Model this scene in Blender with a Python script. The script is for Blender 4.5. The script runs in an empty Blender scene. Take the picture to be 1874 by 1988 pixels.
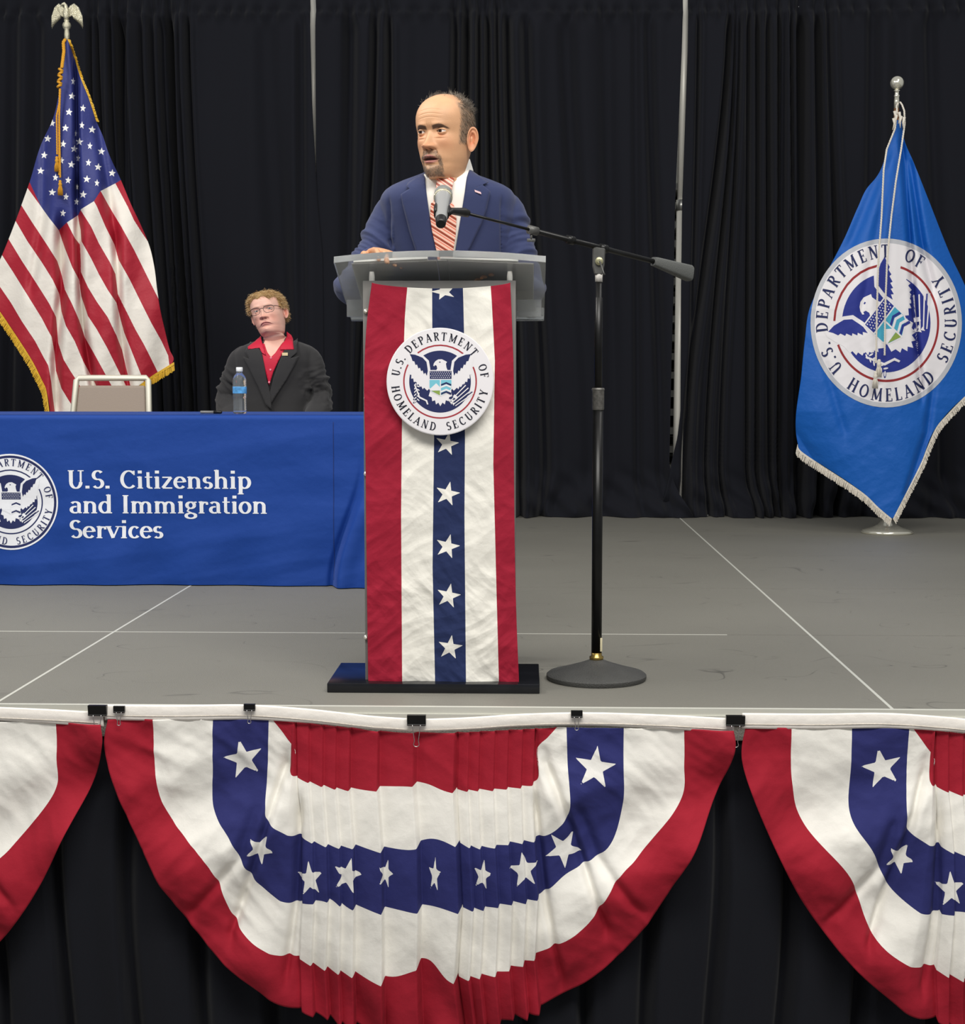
import bpy, bmesh, math, random
import numpy as np
from mathutils import Vector, Matrix, noise
from mathutils.geometry import tessellate_polygon

# ------------------------------------------------------------------ camera
C = bpy.context.scene.collection
CAM = np.array([0.0, -4.135, 0.885]); FPX = 2980.0
PITCH = math.radians(4.85); YAW = math.radians(1.7)
cd = bpy.data.cameras.new('camera'); cam = bpy.data.objects.new('camera', cd); C.objects.link(cam)
cam.location = CAM; cam.rotation_euler = (math.pi/2-PITCH, 0, YAW)
cd.sensor_fit = 'HORIZONTAL'; cd.sensor_width = 36; cd.lens = FPX/1874*36; cd.clip_start = .05; cd.clip_end = 100
bpy.context.scene.camera = cam
vs = bpy.context.scene.view_settings
vs.view_transform = 'Standard'; vs.look = 'None'; vs.exposure = 0.0; vs.gamma = 1; vs.use_curve_mapping = False
# ------------------------------------------------------------------ world and hall lights
w = bpy.data.worlds.new('world'); bpy.context.scene.world = w; w.use_nodes = True
w.node_tree.nodes['Background'].inputs[0].default_value = (.95, .97, 1, 1)
w.node_tree.nodes['Background'].inputs[1].default_value = .30
def area(loc, rot, sx, sy, e, col=(1, .97, .92)):
    l = bpy.data.lights.new('hall_light', 'AREA'); l.shape = 'RECTANGLE'; l.size = sx; l.size_y = sy
    l.energy = e; l.color = col
    o = bpy.data.objects.new('hall_light', l); C.objects.link(o); o.location = loc
    o.rotation_euler = [math.radians(a) for a in rot]
area((0.6, -3.4, 5.0), (42, 0, 4), 5.0, 1.6, 380)
area((-3.4, 0.4, 4.6), (14, -38, 0), 1.0, 3.0, 170)
area((2.8, 1.2, 5.2), (6, 14, 0), 1.0, 3.0, 60)

# ------------------------------------------------------------------ helpers
_f = np.array([-math.sin(YAW)*math.cos(PITCH), math.cos(YAW)*math.cos(PITCH), -math.sin(PITCH)])
_r = np.array([math.cos(YAW), math.sin(YAW), 0.0]); _u = np.cross(_r, _f)
def PX(px, py, Y):
    """point of the place seen in the photograph at (px, py), standing at depth Y"""
    px = np.asarray(px, float); py = np.asarray(py, float)
    d = _f*FPX + _r*(px[..., None]-937) + _u*(994-py[..., None])
    t = (np.asarray(Y, float)-CAM[1])/d[..., 1]
    return CAM + d*t[..., None]
def GX(px, py, Z):
    d = _f*FPX + _r*(px-937) + _u*(994-py)
    return CAM + d*((Z-CAM[2])/d[2])
def ip(tab, v, k=1):
    a = np.array(tab, float); return np.interp(v, a[:, 0], a[:, k])
def smooth_ip(tab, v, k=1):
    a = np.array(tab, float); x = a[:, 0]; y = a[:, k]; v = np.clip(v, x[0], x[-1])
    m = np.gradient(y, x); i = np.clip(np.searchsorted(x, v)-1, 0, len(x)-2)
    h = x[i+1]-x[i]; t = (v-x[i])/h
    return (2*t**3-3*t*t+1)*y[i]+(t**3-2*t*t+t)*h*m[i]+(-2*t**3+3*t*t)*y[i+1]+(t**3-t*t)*h*m[i+1]
def ss(a, b, x):
    t = np.clip((x-a)/(b-a), 0, 1); return t*t*(3-2*t)
def lin(c):
    return tuple(((v/255)/12.92 if v/255 <= .04045 else ((v/255+.055)/1.055)**2.4) for v in c)+(1,)

class MB:
    def __init__(s): s.v = []; s.f = []; s.m = []; s.n = 0
    def add(s, v, f, m=0):
        v = np.asarray(v, float).reshape(-1, 3); s.v.append(v)
        for q in f: s.f.append(tuple(int(i)+s.n for i in q)); s.m.append(m)
        s.n += len(v); return s
    def box(s, x0, x1, y0, y1, z0, z1, m=0, bev=0.0):
        bm = bmesh.new(); bmesh.ops.create_cube(bm, size=1)
        for q in bm.verts: q.co = Vector(((x0+x1)/2+q.co.x*(x1-x0), (y0+y1)/2+q.co.y*(y1-y0), (z0+z1)/2+q.co.z*(z1-z0)))
        if bev: bmesh.ops.bevel(bm, geom=bm.edges[:], offset=bev, segments=2, affect='EDGES', profile=.6)
        s.add([q.co[:] for q in bm.verts], [[q.index for q in f.verts] for f in bm.faces], m); bm.free(); return s
    def tube(s, pts, rad, seg=12, m=0, cap=True, sy=1.0):
        P = [Vector(p) for p in pts]; n = len(P)
        R = [rad]*n if np.isscalar(rad) else list(rad); V = []; up = None
        for i in range(n):
            t = (P[min(i+1, n-1)]-P[max(i-1, 0)]).normalized()
            if up is None: up = t.cross(Vector((0.13, 0.31, 1)) if abs(t.z) < .9 else Vector((0, 1, 0))).normalized()
            up = (up-t*up.dot(t)).normalized(); b = t.cross(up)
            for k in range(seg):
                a = 2*math.pi*k/seg
                V.append(P[i]+up*(math.cos(a)*R[i])+b*(math.sin(a)*R[i]*sy))
        F = [(i*seg+k, i*seg+(k+1) % seg, (i+1)*seg+(k+1) % seg, (i+1)*seg+k) for i in range(n-1) for k in range(seg)]
        if cap: F += [tuple(range(seg))[::-1], tuple(range((n-1)*seg, n*seg))]
        return s.add([v[:] for v in V], F, m)
    def lathe(s, prof, c=(0, 0, 0), seg=32, m=0, axis=None):
        V = [(r*math.cos(2*math.pi*k/seg), r*math.sin(2*math.pi*k/seg), z) for r, z in prof for k in range(seg)]
        if axis is not None:
            q = Vector((0, 0, 1)).rotation_difference(Vector(axis).normalized()); V = [(q @ Vector(v))[:] for v in V]
        V = np.array(V)+np.array(c); n = len(prof)
        F = [(i*seg+k, i*seg+(k+1) % seg, (i+1)*seg+(k+1) % seg, (i+1)*seg+k) for i in range(n-1) for k in range(seg)]
        F += [tuple(range(seg))[::-1], tuple(range((n-1)*seg, n*seg))]
        return s.add(V, F, m)
    def grid(s, A, m=0, wrap=False):
        ny, nx = A.shape[:2]; F = []; e = nx if wrap else nx-1
        for j in range(ny-1):
            for i in range(e): F.append((j*nx+i, j*nx+(i+1) % nx, (j+1)*nx+(i+1) % nx, (j+1)*nx+i))
        return s.add(A.reshape(-1, 3), F, m)
    def build(s, name, mats, parent=None, smooth=True, attrs=None, solid=0, sharp=None):
        me = bpy.data.meshes.new(name); v = np.concatenate(s.v) if s.v else np.zeros((0, 3))
        me.from_pydata(v.tolist(), [], s.f)
        mats = mats if isinstance(mats, (list, tuple)) else [mats]
        for q in mats: me.materials.append(q)
        me.polygons.foreach_set('material_index', s.m)
        if smooth: me.polygons.foreach_set('use_smooth', [True]*len(s.f))
        for k, a in (attrs or {}).items():
            at = me.attributes.new(k, 'FLOAT', 'POINT'); at.data.foreach_set('value', np.asarray(a, np.float32).ravel())
        me.update()
        if sharp: me.set_sharp_from_angle(angle=math.radians(sharp))
        o = bpy.data.objects.new(name, me); C.objects.link(o)
        if parent:
            o.parent = parent; o.matrix_parent_inverse = Matrix.Translation(-Vector(parent.location))
        if solid:
            md = o.modifiers.new('thickness', 'SOLIDIFY'); md.thickness = solid; md.offset = 0
        return o
def fixn(o):
    bm = bmesh.new(); bm.from_mesh(o.data); bmesh.ops.recalc_face_normals(bm, faces=bm.faces[:]); bm.to_mesh(o.data); bm.free(); return o
def tag(o, label, cat, group=None):
    o['label'] = label; o['category'] = cat
    if group: o['group'] = group
    return o
def thing(name, label, cat, loc=(0, 0, 0), group=None):
    o = bpy.data.objects.new(name, None); C.objects.link(o); o.location = Vector([float(q) for q in loc]); o.empty_display_size = .05
    return tag(o, label, cat, group)
def struct(o): o['kind'] = 'structure'; return o
def recenter(o):
    """put the origin of a one-mesh thing at its own base"""
    v = np.zeros(len(o.data.vertices)*3); o.data.vertices.foreach_get('co', v); v = v.reshape(-1, 3)
    c = np.array([(v[:, 0].min()+v[:, 0].max())/2, (v[:, 1].min()+v[:, 1].max())/2, v[:, 2].min()])
    o.data.vertices.foreach_set('co', (v-c).ravel()); o.location = Vector(c); o.data.update(); return o

# ------------------------------------------------------------------ materials
def mat(name, col, rough=.6, metal=0.0, bump=None, trans=0, ior=1.45, sheen=0, var=0, vscale=6, spec=.5, sub=0):
    m = bpy.data.materials.new(name); m.use_nodes = True; N = m.node_tree.nodes; L = m.node_tree.links
    b = N['Principled BSDF']; b.inputs['Roughness'].default_value = rough; b.inputs['Metallic'].default_value = metal
    b.inputs['Base Color'].default_value = lin(col); b.inputs['IOR'].default_value = ior
    b.inputs['Transmission Weight'].default_value = trans; b.inputs['Sheen Weight'].default_value = sheen
    b.inputs['Specular IOR Level'].default_value = spec; b.inputs['Subsurface Weight'].default_value = sub
    if sub: b.inputs['Subsurface Radius'].default_value = (.01, .004, .002)
    tc = N.new('ShaderNodeTexCoord')
    if var:
        n = N.new('ShaderNodeTexNoise'); n.inputs['Scale'].default_value = vscale; n.inputs['Detail'].default_value = 5
        L.new(tc.outputs['Object'], n.inputs['Vector'])
        h = N.new('ShaderNodeHueSaturation'); h.inputs['Color'].default_value = lin(col)
        r = N.new('ShaderNodeMapRange'); r.inputs[1].default_value = .3; r.inputs[2].default_value = .7
        r.inputs[3].default_value = 1-var; r.inputs[4].default_value = 1+var
        L.new(n.outputs['Fac'], r.inputs[0]); L.new(r.outputs[0], h.inputs['Value']); L.new(h.outputs[0], b.inputs['Base Color'])
    if bump:
        for_prev = None
        for sc, st in (bump if isinstance(bump, list) else [bump]):
            n = N.new('ShaderNodeTexNoise'); n.inputs['Scale'].default_value = sc; n.inputs['Detail'].default_value = 3
            L.new(tc.outputs['Object'], n.inputs['Vector'])
            q = N.new('ShaderNodeBump'); q.inputs['Strength'].default_value = st; q.inputs['Distance'].default_value = .01
            L.new(n.outputs['Fac'], q.inputs['Height'])
            if for_prev: L.new(for_prev.outputs[0], q.inputs['Normal'])
            for_prev = q
        L.new(for_prev.outputs[0], b.inputs['Normal'])
    return m
def creased(m, scale=9, strength=.35, dist=.012):
    """fold creases left in packed cloth"""
    N = m.node_tree.nodes; L = m.node_tree.links; b = N['Principled BSDF']; tc = N.new('ShaderNodeTexCoord')
    n = N.new('ShaderNodeTexNoise'); n.inputs['Scale'].default_value = scale*.5; n.inputs['Detail'].default_value = 1; L.new(tc.outputs['Object'], n.inputs['Vector'])
    a = N.new('ShaderNodeVectorMath'); a.operation = 'MULTIPLY_ADD'; a.inputs[1].default_value = (.25, .25, .25); L.new(n.outputs['Color'], a.inputs[0]); L.new(tc.outputs['Object'], a.inputs[2])
    prev = b.inputs['Normal'].links[0].from_socket if b.inputs['Normal'].links else None
    for k, (sc, st) in enumerate(((scale, strength), (scale*2.3, strength*.7))):
        mp = N.new('ShaderNodeMapping'); mp.inputs['Rotation'].default_value = (.3, .5+k, .2); mp.inputs['Scale'].default_value = (1, 1, .62); L.new(a.outputs[0], mp.inputs[0])
        v = N.new('ShaderNodeTexVoronoi'); v.inputs['Scale'].default_value = sc; L.new(mp.outputs[0], v.inputs['Vector'])
        q = N.new('ShaderNodeBump'); q.inputs['Strength'].default_value = st; q.inputs['Distance'].default_value = dist/(1+k); L.new(v.outputs['Distance'], q.inputs['Height'])
        if prev: L.new(prev, q.inputs['Normal'])
        prev = q.outputs[0]
    L.new(prev, b.inputs['Normal']); return m
def masked(m, layers, noise_on=()):
    """dyed regions of one fabric: a vertex attribute above zero takes that colour"""
    N = m.node_tree.nodes; L = m.node_tree.links; b = N['Principled BSDF']
    cur = b.inputs['Base Color'].links[0].from_socket if b.inputs['Base Color'].links else None
    for k, col, soft in layers:
        a = N.new('ShaderNodeAttribute'); a.attribute_name = k
        x = N.new('ShaderNodeMix'); x.data_type = 'RGBA'
        if cur: L.new(cur, x.inputs[6])
        else: x.inputs[6].default_value = b.inputs['Base Color'].default_value
        x.inputs[7].default_value = lin(col)
        if soft: L.new(a.outputs['Fac'], x.inputs[0])
        else:
            g = N.new('ShaderNodeMath'); g.operation = 'GREATER_THAN'; g.inputs[1].default_value = 0
            L.new(a.outputs['Fac'], g.inputs[0]); L.new(g.outputs[0], x.inputs[0])
        cur = x.outputs[2]
    L.new(cur, b.inputs['Base Color']); return m
M = {}
CLOTHB = [(700, .12), (45, .12)]
RED, NAVY, WHITE = (160, 16, 40), (34, 40, 92), (240, 237, 230)
M['drape'] = mat('black_drape_fabric', (15, 17, 26), .85, bump=[(900, .2)], sheen=.06, spec=.3)
M['skirt'] = mat('black_skirt_fabric', (16, 18, 26), .85, bump=[(900, .2)], sheen=.05, spec=.3)
M['alu'] = mat('aluminium', (205, 205, 200), .38, .85)
M['whitepole'] = mat('pale_painted_metal', (252, 250, 240), .4, .1)
M['chrome'] = mat('polished_nickel', (236, 233, 216), .16, .72)
M['silver'] = mat('antique_silver', (215, 210, 185), .32, .9, bump=(260, .5))
M['black'] = mat('black_metal', (20, 20, 20), .35, .3, var=.2, vscale=30)
M['blackpl'] = mat('black_plastic', (16, 16, 17), .45)
M['greymet'] = mat('worn_dark_grey_metal', (88, 88, 86), .5, .5, var=.25, vscale=18)
M['steel'] = mat('steel_wire', (200, 198, 195), .25, 1)
M['acryl'] = mat('clear_acrylic', (232, 235, 235), .04, trans=.8, ior=1.2)
M['seam'] = mat('bright_seam_strip', (214, 214, 204), .45, .2)
M['frost'] = mat('grey_tinted_acrylic', (150, 148, 144), .3, trans=.35, ior=1.4)
M['white'] = mat('white_paper', WHITE, .7)
M['folder'] = mat('grey_binder_cover', (150, 146, 140), .5, var=.04)
M['gold'] = mat('gold_rayon', (222, 160, 40), .55, bump=(500, .4))
M['cord'] = mat('white_cord', (235, 228, 215), .8, bump=(500, .5))
M['fringe'] = mat('silver_white_fringe', (222, 214, 200), .7, var=.2, vscale=160)
M['goldfr'] = mat('gold_fringe', (226, 180, 52), .6, var=.2, vscale=160)
M['bunting'] = masked(mat('bunting_cotton', (241, 238, 230), .85, bump=CLOTHB), [('red', RED, 0), ('blue', (38, 42, 104), 0), ('star', (238, 236, 230), 0)])
M['banner'] = masked(mat('banner_cotton', (240, 237, 227), .85, bump=CLOTHB), [('red', (156, 16, 46), 0), ('blue', (30, 44, 88), 0), ('star', (240, 237, 228), 0)])
M['usflag'] = masked(mat('flag_nylon', (236, 230, 220), .6, bump=[(60, .15)]), [('red', (170, 28, 48), 0), ('blue', (46, 54, 122), 0), ('star', (245, 244, 240), 0)])
M['blueflag'] = mat('bright_blue_nylon', (0, 90, 180), .6, bump=[(40, .2)])
M['table'] = mat('royal_blue_polyester', (0, 58, 142), .75, bump=[(500, .1), (14, .3)])
for k_, v_ in (('Sheen Weight', .6), ('Sheen Tint', (.25, .38, 1, 1)), ('Sheen Roughness', .35)): M['table'].node_tree.nodes['Principled BSDF'].inputs[k_].default_value = v_
creased(M['bunting'], 8, .30); creased(M['banner'], 8, .42); creased(M['blueflag'], 7, .22); creased(M['usflag'], 9, .16); creased(M['table'], 3.5, .22)
M['navy'] = mat('navy_ink', (28, 38, 88), .7)
M['lettwhite'] = mat('white_print', (232, 234, 240), .7)
M['sealwhite'] = mat('seal_white', (236, 233, 236), .55)
M['sealred'] = mat('seal_red', (165, 50, 60), .6)
M['sealgrey'] = mat('seal_silver', (190, 192, 198), .6)
M['sealteal'] = mat('seal_light_blue', (120, 196, 214), .6)
M['sealgreen'] = mat('seal_green', (140, 165, 75), .6)
# ------------------------------------------------------------------ lettering
def L_(*p, w=None): return ('L', p, w)
T_, t_ = .16, .065
def A_(*p): return ('A',)+p
def S_(x, y, h=.13): return ('L', ((x-h, y), (x+h, y)), .05)
st = lambda x, y0=0, y1=1: L_((x, y0), (x, y1), w=T_)
fl = lambda x, y: L_((x-.12, y-.03), (x+.02, y), w=.06)
GL = {
'U': (.75, [L_((.16, 1), (.16, .35), w=T_), A_(.375, .35, .215, .33, 180, 360), L_((.59, .35), (.59, 1), w=.08), S_(.16, .975), S_(.59, .975)]),
'S': (.58, [A_(.29, .73, .19, .235, 35, 270), A_(.29, .27, .2, .235, 90, -145)]),
'D': (.8, [st(.18), A_(.32, .5, .36, .465, 90, -90), L_((.04, .97), (.32, .97), w=.06), L_((.04, .03), (.32, .03), w=.06)]),
'E': (.66, [st(.18), L_((.04, .97), (.54, .97), w=.06), L_((.18, .51), (.44, .51), w=.06), L_((.04, .03), (.58, .03), w=.06), L_((.53, .99), (.53, .78), w=.06), L_((.57, .01), (.57, .23), w=.06), L_((.43, .62), (.43, .4), w=.05)]),
'F': (.62, [st(.18), L_((.04, .97), (.54, .97), w=.06), L_((.18, .51), (.44, .51), w=.06), S_(.18, .025), L_((.53, .99), (.53, .78), w=.06), L_((.43, .62), (.43, .4), w=.05)]),
'P': (.65, [st(.18), S_(.18, .025), A_(.32, .73, .23, .24, 90, -90), L_((.04, .97), (.32, .97), w=.06), L_((.18, .49), (.32, .49), w=.06)]),
'A': (.78, [L_((.1, 0), (.38, .98), w=.08), L_((.36, .98), (.67, 0), w=T_), L_((.2, .33), (.56, .33), w=.06), S_(.1, .025), S_(.67, .025)]),
'R': (.72, [st(.18), S_(.18, .025), A_(.32, .74, .22, .23, 90, -90), L_((.04, .97), (.32, .97), w=.06), L_((.18, .51), (.32, .51), w=.06), L_((.34, .5), (.62, .03), w=.13), S_(.64, .025, .08)]),
'T': (.7, [st(.34), L_((.04, .97), (.64, .97), w=.06), S_(.34, .025), L_((.06, .99), (.06, .78), w=.06), L_((.62, .99), (.62, .78), w=.06)]),
'M': (1., [L_((.16, 0), (.16, .98), w=.08), L_((.16, .98), (.49, .1), w=T_), L_((.49, .1), (.82, .98), w=.08), L_((.82, .98), (.82, 0), w=T_), S_(.16, .025), S_(.82, .025), S_(.12, .975, .09), S_(.87, .975, .09)]),
'N': (.84, [L_((.16, 0), (.16, .98), w=.08), L_((.16, .98), (.67, .02), w=T_), L_((.67, .02), (.67, 1), w=.08), S_(.16, .025), S_(.67, .975), S_(.12, .975, .09)]),
'O': (.82, [A_(.41, .5, .32, .465, 0, 360)]),
'H': (.84, [st(.18), st(.65), L_((.18, .51), (.65, .51), w=.06), S_(.18, .025), S_(.65, .025), S_(.18, .975), S_(.65, .975)]),
'L': (.64, [st(.18), S_(.18, .975), L_((.04, .03), (.56, .03), w=.06), L_((.55, .01), (.55, .23), w=.06)]),
'C': (.72, [A_(.4, .5, .31, .465, 45, 315), L_((.63, .98), (.63, .74), w=.06)]),
'I': (.38, [st(.18), S_(.18, .025), S_(.18, .975)]),
'Y': (.74, [L_((.1, .98), (.37, .46), w=T_), L_((.65, .98), (.37, .46), w=.08), L_((.37, .48), (.37, 0), w=T_), S_(.1, .975), S_(.65, .975), S_(.37, .025)]),
'.': (.3, [L_((.13, .0), (.13, .15), w=.17)]),
'i': (.34, [st(.17, 0, .66), S_(.17, .025), fl(.17, .65), L_((.17, .83), (.17, .99), w=.17)]),
't': (.42, [L_((.19, .9), (.19, .15), w=.13), A_(.31, .16, .12, .13, 180, 300), L_((.05, .63), (.38, .63), w=.06)]),
'z': (.54, [L_((.06, .62), (.46, .62), w=.07), L_((.44, .62), (.08, .04), w=.14), L_((.07, .035), (.49, .035), w=.07)]),
'e': (.57, [A_(.29, .33, .21, .3, 5, 320), L_((.1, .37), (.49, .37), w=.06)]),
'n': (.7, [st(.17, 0, .66), S_(.17, .025), A_(.35, .42, .18, .2, 170, 0), L_((.53, .42), (.53, 0), w=.15), S_(.53, .025), fl(.17, .65)]),
's': (.48, [A_(.24, .48, .14, .15, 35, 270), A_(.24, .18, .15, .155, 90, -145)]),
'h': (.7, [st(.17, 0, 1.03), S_(.17, .025), A_(.35, .42, .18, .2, 170, 0), L_((.53, .42), (.53, 0), w=.15), S_(.53, .025), fl(.17, 1.02)]),
'p': (.64, [st(.17, -.3, .66), S_(.17, -.28), A_(.34, .33, .21, .3, 150, -150), fl(.17, .65)]),
'a': (.58, [A_(.27, .47, .17, .155, 150, 0), L_((.44, .48), (.44, .03), w=.15), A_(.27, .2, .17, .17, 70, 300), L_((.42, .04), (.56, .04), w=.06)]),
'd': (.66, [st(.48, 0, 1.03), A_(.3, .33, .21, .3, 30, 330), fl(.48, 1.02), L_((.48, .03), (.62, .03), w=.06)]),
'm': (1.04, [st(.17, 0, .66), S_(.17, .025), A_(.34, .42, .17, .2, 170, 0), L_((.51, .42), (.51, 0), w=.15), S_(.51, .025), A_(.69, .42, .17, .2, 170, 0), L_((.86, .42), (.86, 0), w=.15), S_(.86, .025), fl(.17, .65)]),
'g': (.58, [A_(.27, .45, .165, .17, 0, 360), A_(.27, -.13, .21, .14, 0, 360), L_((.2, .29), (.12, .13), (.3, .02), w=.08), L_((.38, .6), (.54, .62), w=.07)]),
'r': (.48, [st(.17, 0, .66), S_(.17, .025), A_(.33, .44, .15, .17, 170, 50), fl(.17, .65), L_((.42, .6), (.42, .48), w=.1)]),
'o': (.6, [A_(.3, .33, .21, .3, 0, 360)]),
'v': (.6, [L_((.08, .64), (.3, .02), w=.15), L_((.3, .02), (.52, .64), w=.07), S_(.08, .635), S_(.52, .635)]),
'c': (.52, [A_(.29, .33, .2, .3, 45, 320)]),
' ': (.38, []),
}
def glyph_quads(ch, bold=1.0):
    """list of quads in glyph units"""
    out = []
    for s in GL[ch][1]:
        if s[0] == 'L':
            P = [np.array(q, float) for q in s[1]]; wd = [(s[2] or .1)*bold]*len(P)
            Q = [P[0]]; W = [wd[0]]
            for a, b in zip(P, P[1:]):
                n = max(1, int(np.linalg.norm(b-a)/.2))
                for i in range(1, n+1): Q.append(a+(b-a)*i/n); W.append(wd[0])
            P, wd = Q, W
        else:
            _, cx, cy, rx, ry, a0, a1 = s; n = max(6, int(abs(a1-a0)/12)); P = []; wd = []
            for i in range(n+1):
                a = math.radians(a0+(a1-a0)*i/n); P.append(np.array((cx+rx*math.cos(a), cy+ry*math.sin(a))))
                d = np.array((-rx*math.sin(a), ry*math.cos(a))); d /= np.linalg.norm(d)+1e-9
                wd.append((.07+(.15-.07)*abs(d[1])**1.3)*bold)
        nr = []
        for i in range(len(P)):
            d = P[min(i+1, len(P)-1)]-P[max(i-1, 0)]; d = d/(np.linalg.norm(d)+1e-9); nr.append(np.array((-d[1], d[0])))
        for i in range(len(P)-1):
            out.append([P[i]-nr[i]*wd[i]/2, P[i+1]-nr[i+1]*wd[i+1]/2, P[i+1]+nr[i+1]*wd[i+1]/2, P[i]+nr[i]*wd[i]/2])
    return out
def text_line(txt, x0, y0, h, width=None, bold=1.0):
    tot = sum(GL[c][0] for c in txt); sx = (width/tot if width else h); out = []; x = 0
    for c in txt:
        for q in glyph_quads(c, bold): out.append([(x0+(x+p[0])*sx, y0+p[1]*h) for p in q])
        x += GL[c][0]
    return out
def text_arc(txt, a0, a1, rb, h, bottom=False, bold=1.0):
    """letters on a circle of radius rb (baseline); angles in degrees"""
    tot = sum(GL[c][0] for c in txt); out = []; x = 0
    for c in txt:
        wch = GL[c][0]; ac = math.radians(a0+(a1-a0)*(x+wch/2)/tot)
        for q in glyph_quads(c, bold):
            P = []
            for p in q:
                px = (p[0]-wch/2)*h*.95; py = p[1]*h
                if bottom: r = rb-py; th = ac+px/(rb-h/2)
                else: r = rb+py; th = ac-px/(rb+h/2)
                P.append((r*math.cos(th), r*math.sin(th)))
            out.append(P)
        x += wch
    return out
# ------------------------------------------------------------------ the department seal, in units of its radius
def seal_layers():
    out = []   # (polygon, colour key, level)
    def disc(r, k, l, r0=0, a0=0, a1=360, n=72):
        n = max(4, int(n*abs(a1-a0)/360))
        for i in range(n):
            a, b = math.radians(a0+(a1-a0)*i/n), math.radians(a0+(a1-a0)*(i+1)/n)
            out.append(([(r*math.cos(a), r*math.sin(a)), (r*math.cos(b), r*math.sin(b)), (r0*math.cos(b), r0*math.sin(b)), (r0*math.cos(a), r0*math.sin(a))][:4 if r0 else 3], k, l))
    cv = lambda P: [((x-908)/442, (855-y)/442) for x, y in P]
    mir = lambda P: [(1824-x, y) for x, y in P][::-1]
    disc(1, 'rim', 0, .945); disc(.945, 'white', 0)
    disc(.70, 'ring', 1, .672, -208, 24, 96); disc(.70, 'ring', 1, .672, 50, 128, 40)
    disc(.585, 'navy', 1)
    wing = [(640, 610), (705, 616), (772, 640), (815, 680), (826, 745), (830, 800), (826, 905), (800, 930), (775, 905), (762, 918), (752, 893), (738, 905), (728, 876), (712, 884), (705, 855), (688, 858), (684, 828), (666, 830), (668, 798), (650, 795), (655, 745), (640, 690), (630, 640)]
    for W in (wing, mir(wing)): out.append((cv(W), 'white', 2))
    up = [(655, 625), (700, 630), (762, 655), (795, 690), (803, 740), (806, 765), (798, 806), (784, 780), (772, 792), (762, 760), (750, 768), (740, 738), (727, 745), (716, 712), (702, 715), (694, 686), (678, 682), (668, 650)]
    for W in (up, mir(up)): out.append((cv(W), 'navy', 3))
    out.append((cv([(852, 720), (858, 700), (872, 682), (895, 669), (925, 668), (948, 680), (967, 690), (958, 705), (962, 735), (975, 770), (870, 770), (885, 745), (880, 722), (866, 716), (860, 728)]), 'white', 3))
    out.append((cv([(901, 688), (913, 688), (913, 696), (901, 696)]), 'navy', 4))
    tail = [(826, 930), (812, 975), (838, 985), (842, 1018), (866, 1010), (874, 1045), (894, 1030), (910, 1060), (928, 1030), (948, 1045), (956, 1010), (980, 1018), (984, 985), (1010, 975), (998, 930)]
    out.append((cv(tail), 'cream', 2))
    sh = [(814, 758), (1012, 758), (1012, 905), (996, 938), (912, 978), (828, 938), (812, 905)]
    out.append((cv(sh), 'white', 4))
    out.append((cv([(822, 766), (1005, 766), (1005, 832), (822, 832)]), 'navy', 5))
    for r in range(4):
        for c in range(11-(r % 2)):
            x = 832+c*16.4+(r % 2)*8; y = 775+r*15; out.append((cv([(x-4, y), (x, y+5), (x+4, y), (x, y-5)]), 'white', 6))
    out.append((cv([(820, 840), (907, 840), (907, 968), (834, 933), (820, 902)]), 'teal', 5))
    out.append((cv([(820, 918), (876, 868), (907, 900), (907, 928), (832, 930)]), 'white', 6))
    out.append((cv([(834, 930), (907, 930), (907, 968)]), 'green', 6))
    out.append((cv([(916, 840), (1004, 840), (1004, 902), (990, 933), (916, 968)]), 'teal', 5))
    for y, k in ((866, 'navy'), (884, 'white'), (922, 'white'), (940, 'navy')):
        out.append((cv([(916, y+10), (960, y-8), (1004, y+10), (1000, y+24), (960, y+7), (916, y+24)]), k, 6))
    random.seed(4)
    for i in range(11):
        a = math.radians(75+i*9.5); cx, cy = 700+(i % 2)*24, 880+i*14; e = []; e2 = []
        an = math.radians(200 if i % 2 else 120)+i*.04
        for k in range(10):
            th = 2*math.pi*k/10
            for E, f in ((e, 1.0), (e2, .62)):
                u, v_ = 24*f*math.cos(th), 8*f*math.sin(th); E.append((cx+u*math.cos(an)-v_*math.sin(an), cy+u*math.sin(an)+v_*math.cos(an)))
        out.append((cv(e), 'navy', 3)); out.append((cv(e2), 'white', 4))
    out.append((cv([(690, 880), (700, 876), (740, 980), (800, 1010), (810, 1045), (798, 1045), (788, 1018), (732, 992)]), 'white', 5))
    for i in range(8):
        x1, y1 = 1110+i*11, 870+i*11; x0, y0 = 985+i*7, 1005+i*7
        out.append((cv([(x0, y0), (x0+5, y0+5), (x1+6, y1+6), (x1, y1)]), 'white' if i % 2 else 'navy', 3+(i % 2)))
    out.append((cv([(1030, 960), (1060, 985), (1045, 1004), (1015, 978)]), 'white', 5))
    for x, y in ((985, 1010), (1000, 1030), (1018, 1040), (1010, 1015)): out.append((cv([(x-10, y-8), (x+12, y-10), (x+4, y+16)]), 'white', 5))
    for q in text_arc('U.S.', 174, 145, .775, .155, bold=1.1): out.append((q, 'text', 3))
    for q in text_arc('DEPARTMENT', 139, 36, .775, .155, bold=1.1): out.append((q, 'text', 3))
    for q in text_arc('OF', 24, 4, .775, .155, bold=1.1): out.append((q, 'text', 3))
    for q in text_arc('HOMELAND', 184, 266, .93, .155, True, 1.1): out.append((q, 'text', 3))
    for q in text_arc('SECURITY', 277, 351, .93, .155, True, 1.1): out.append((q, 'text', 3))
    return out
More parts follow.
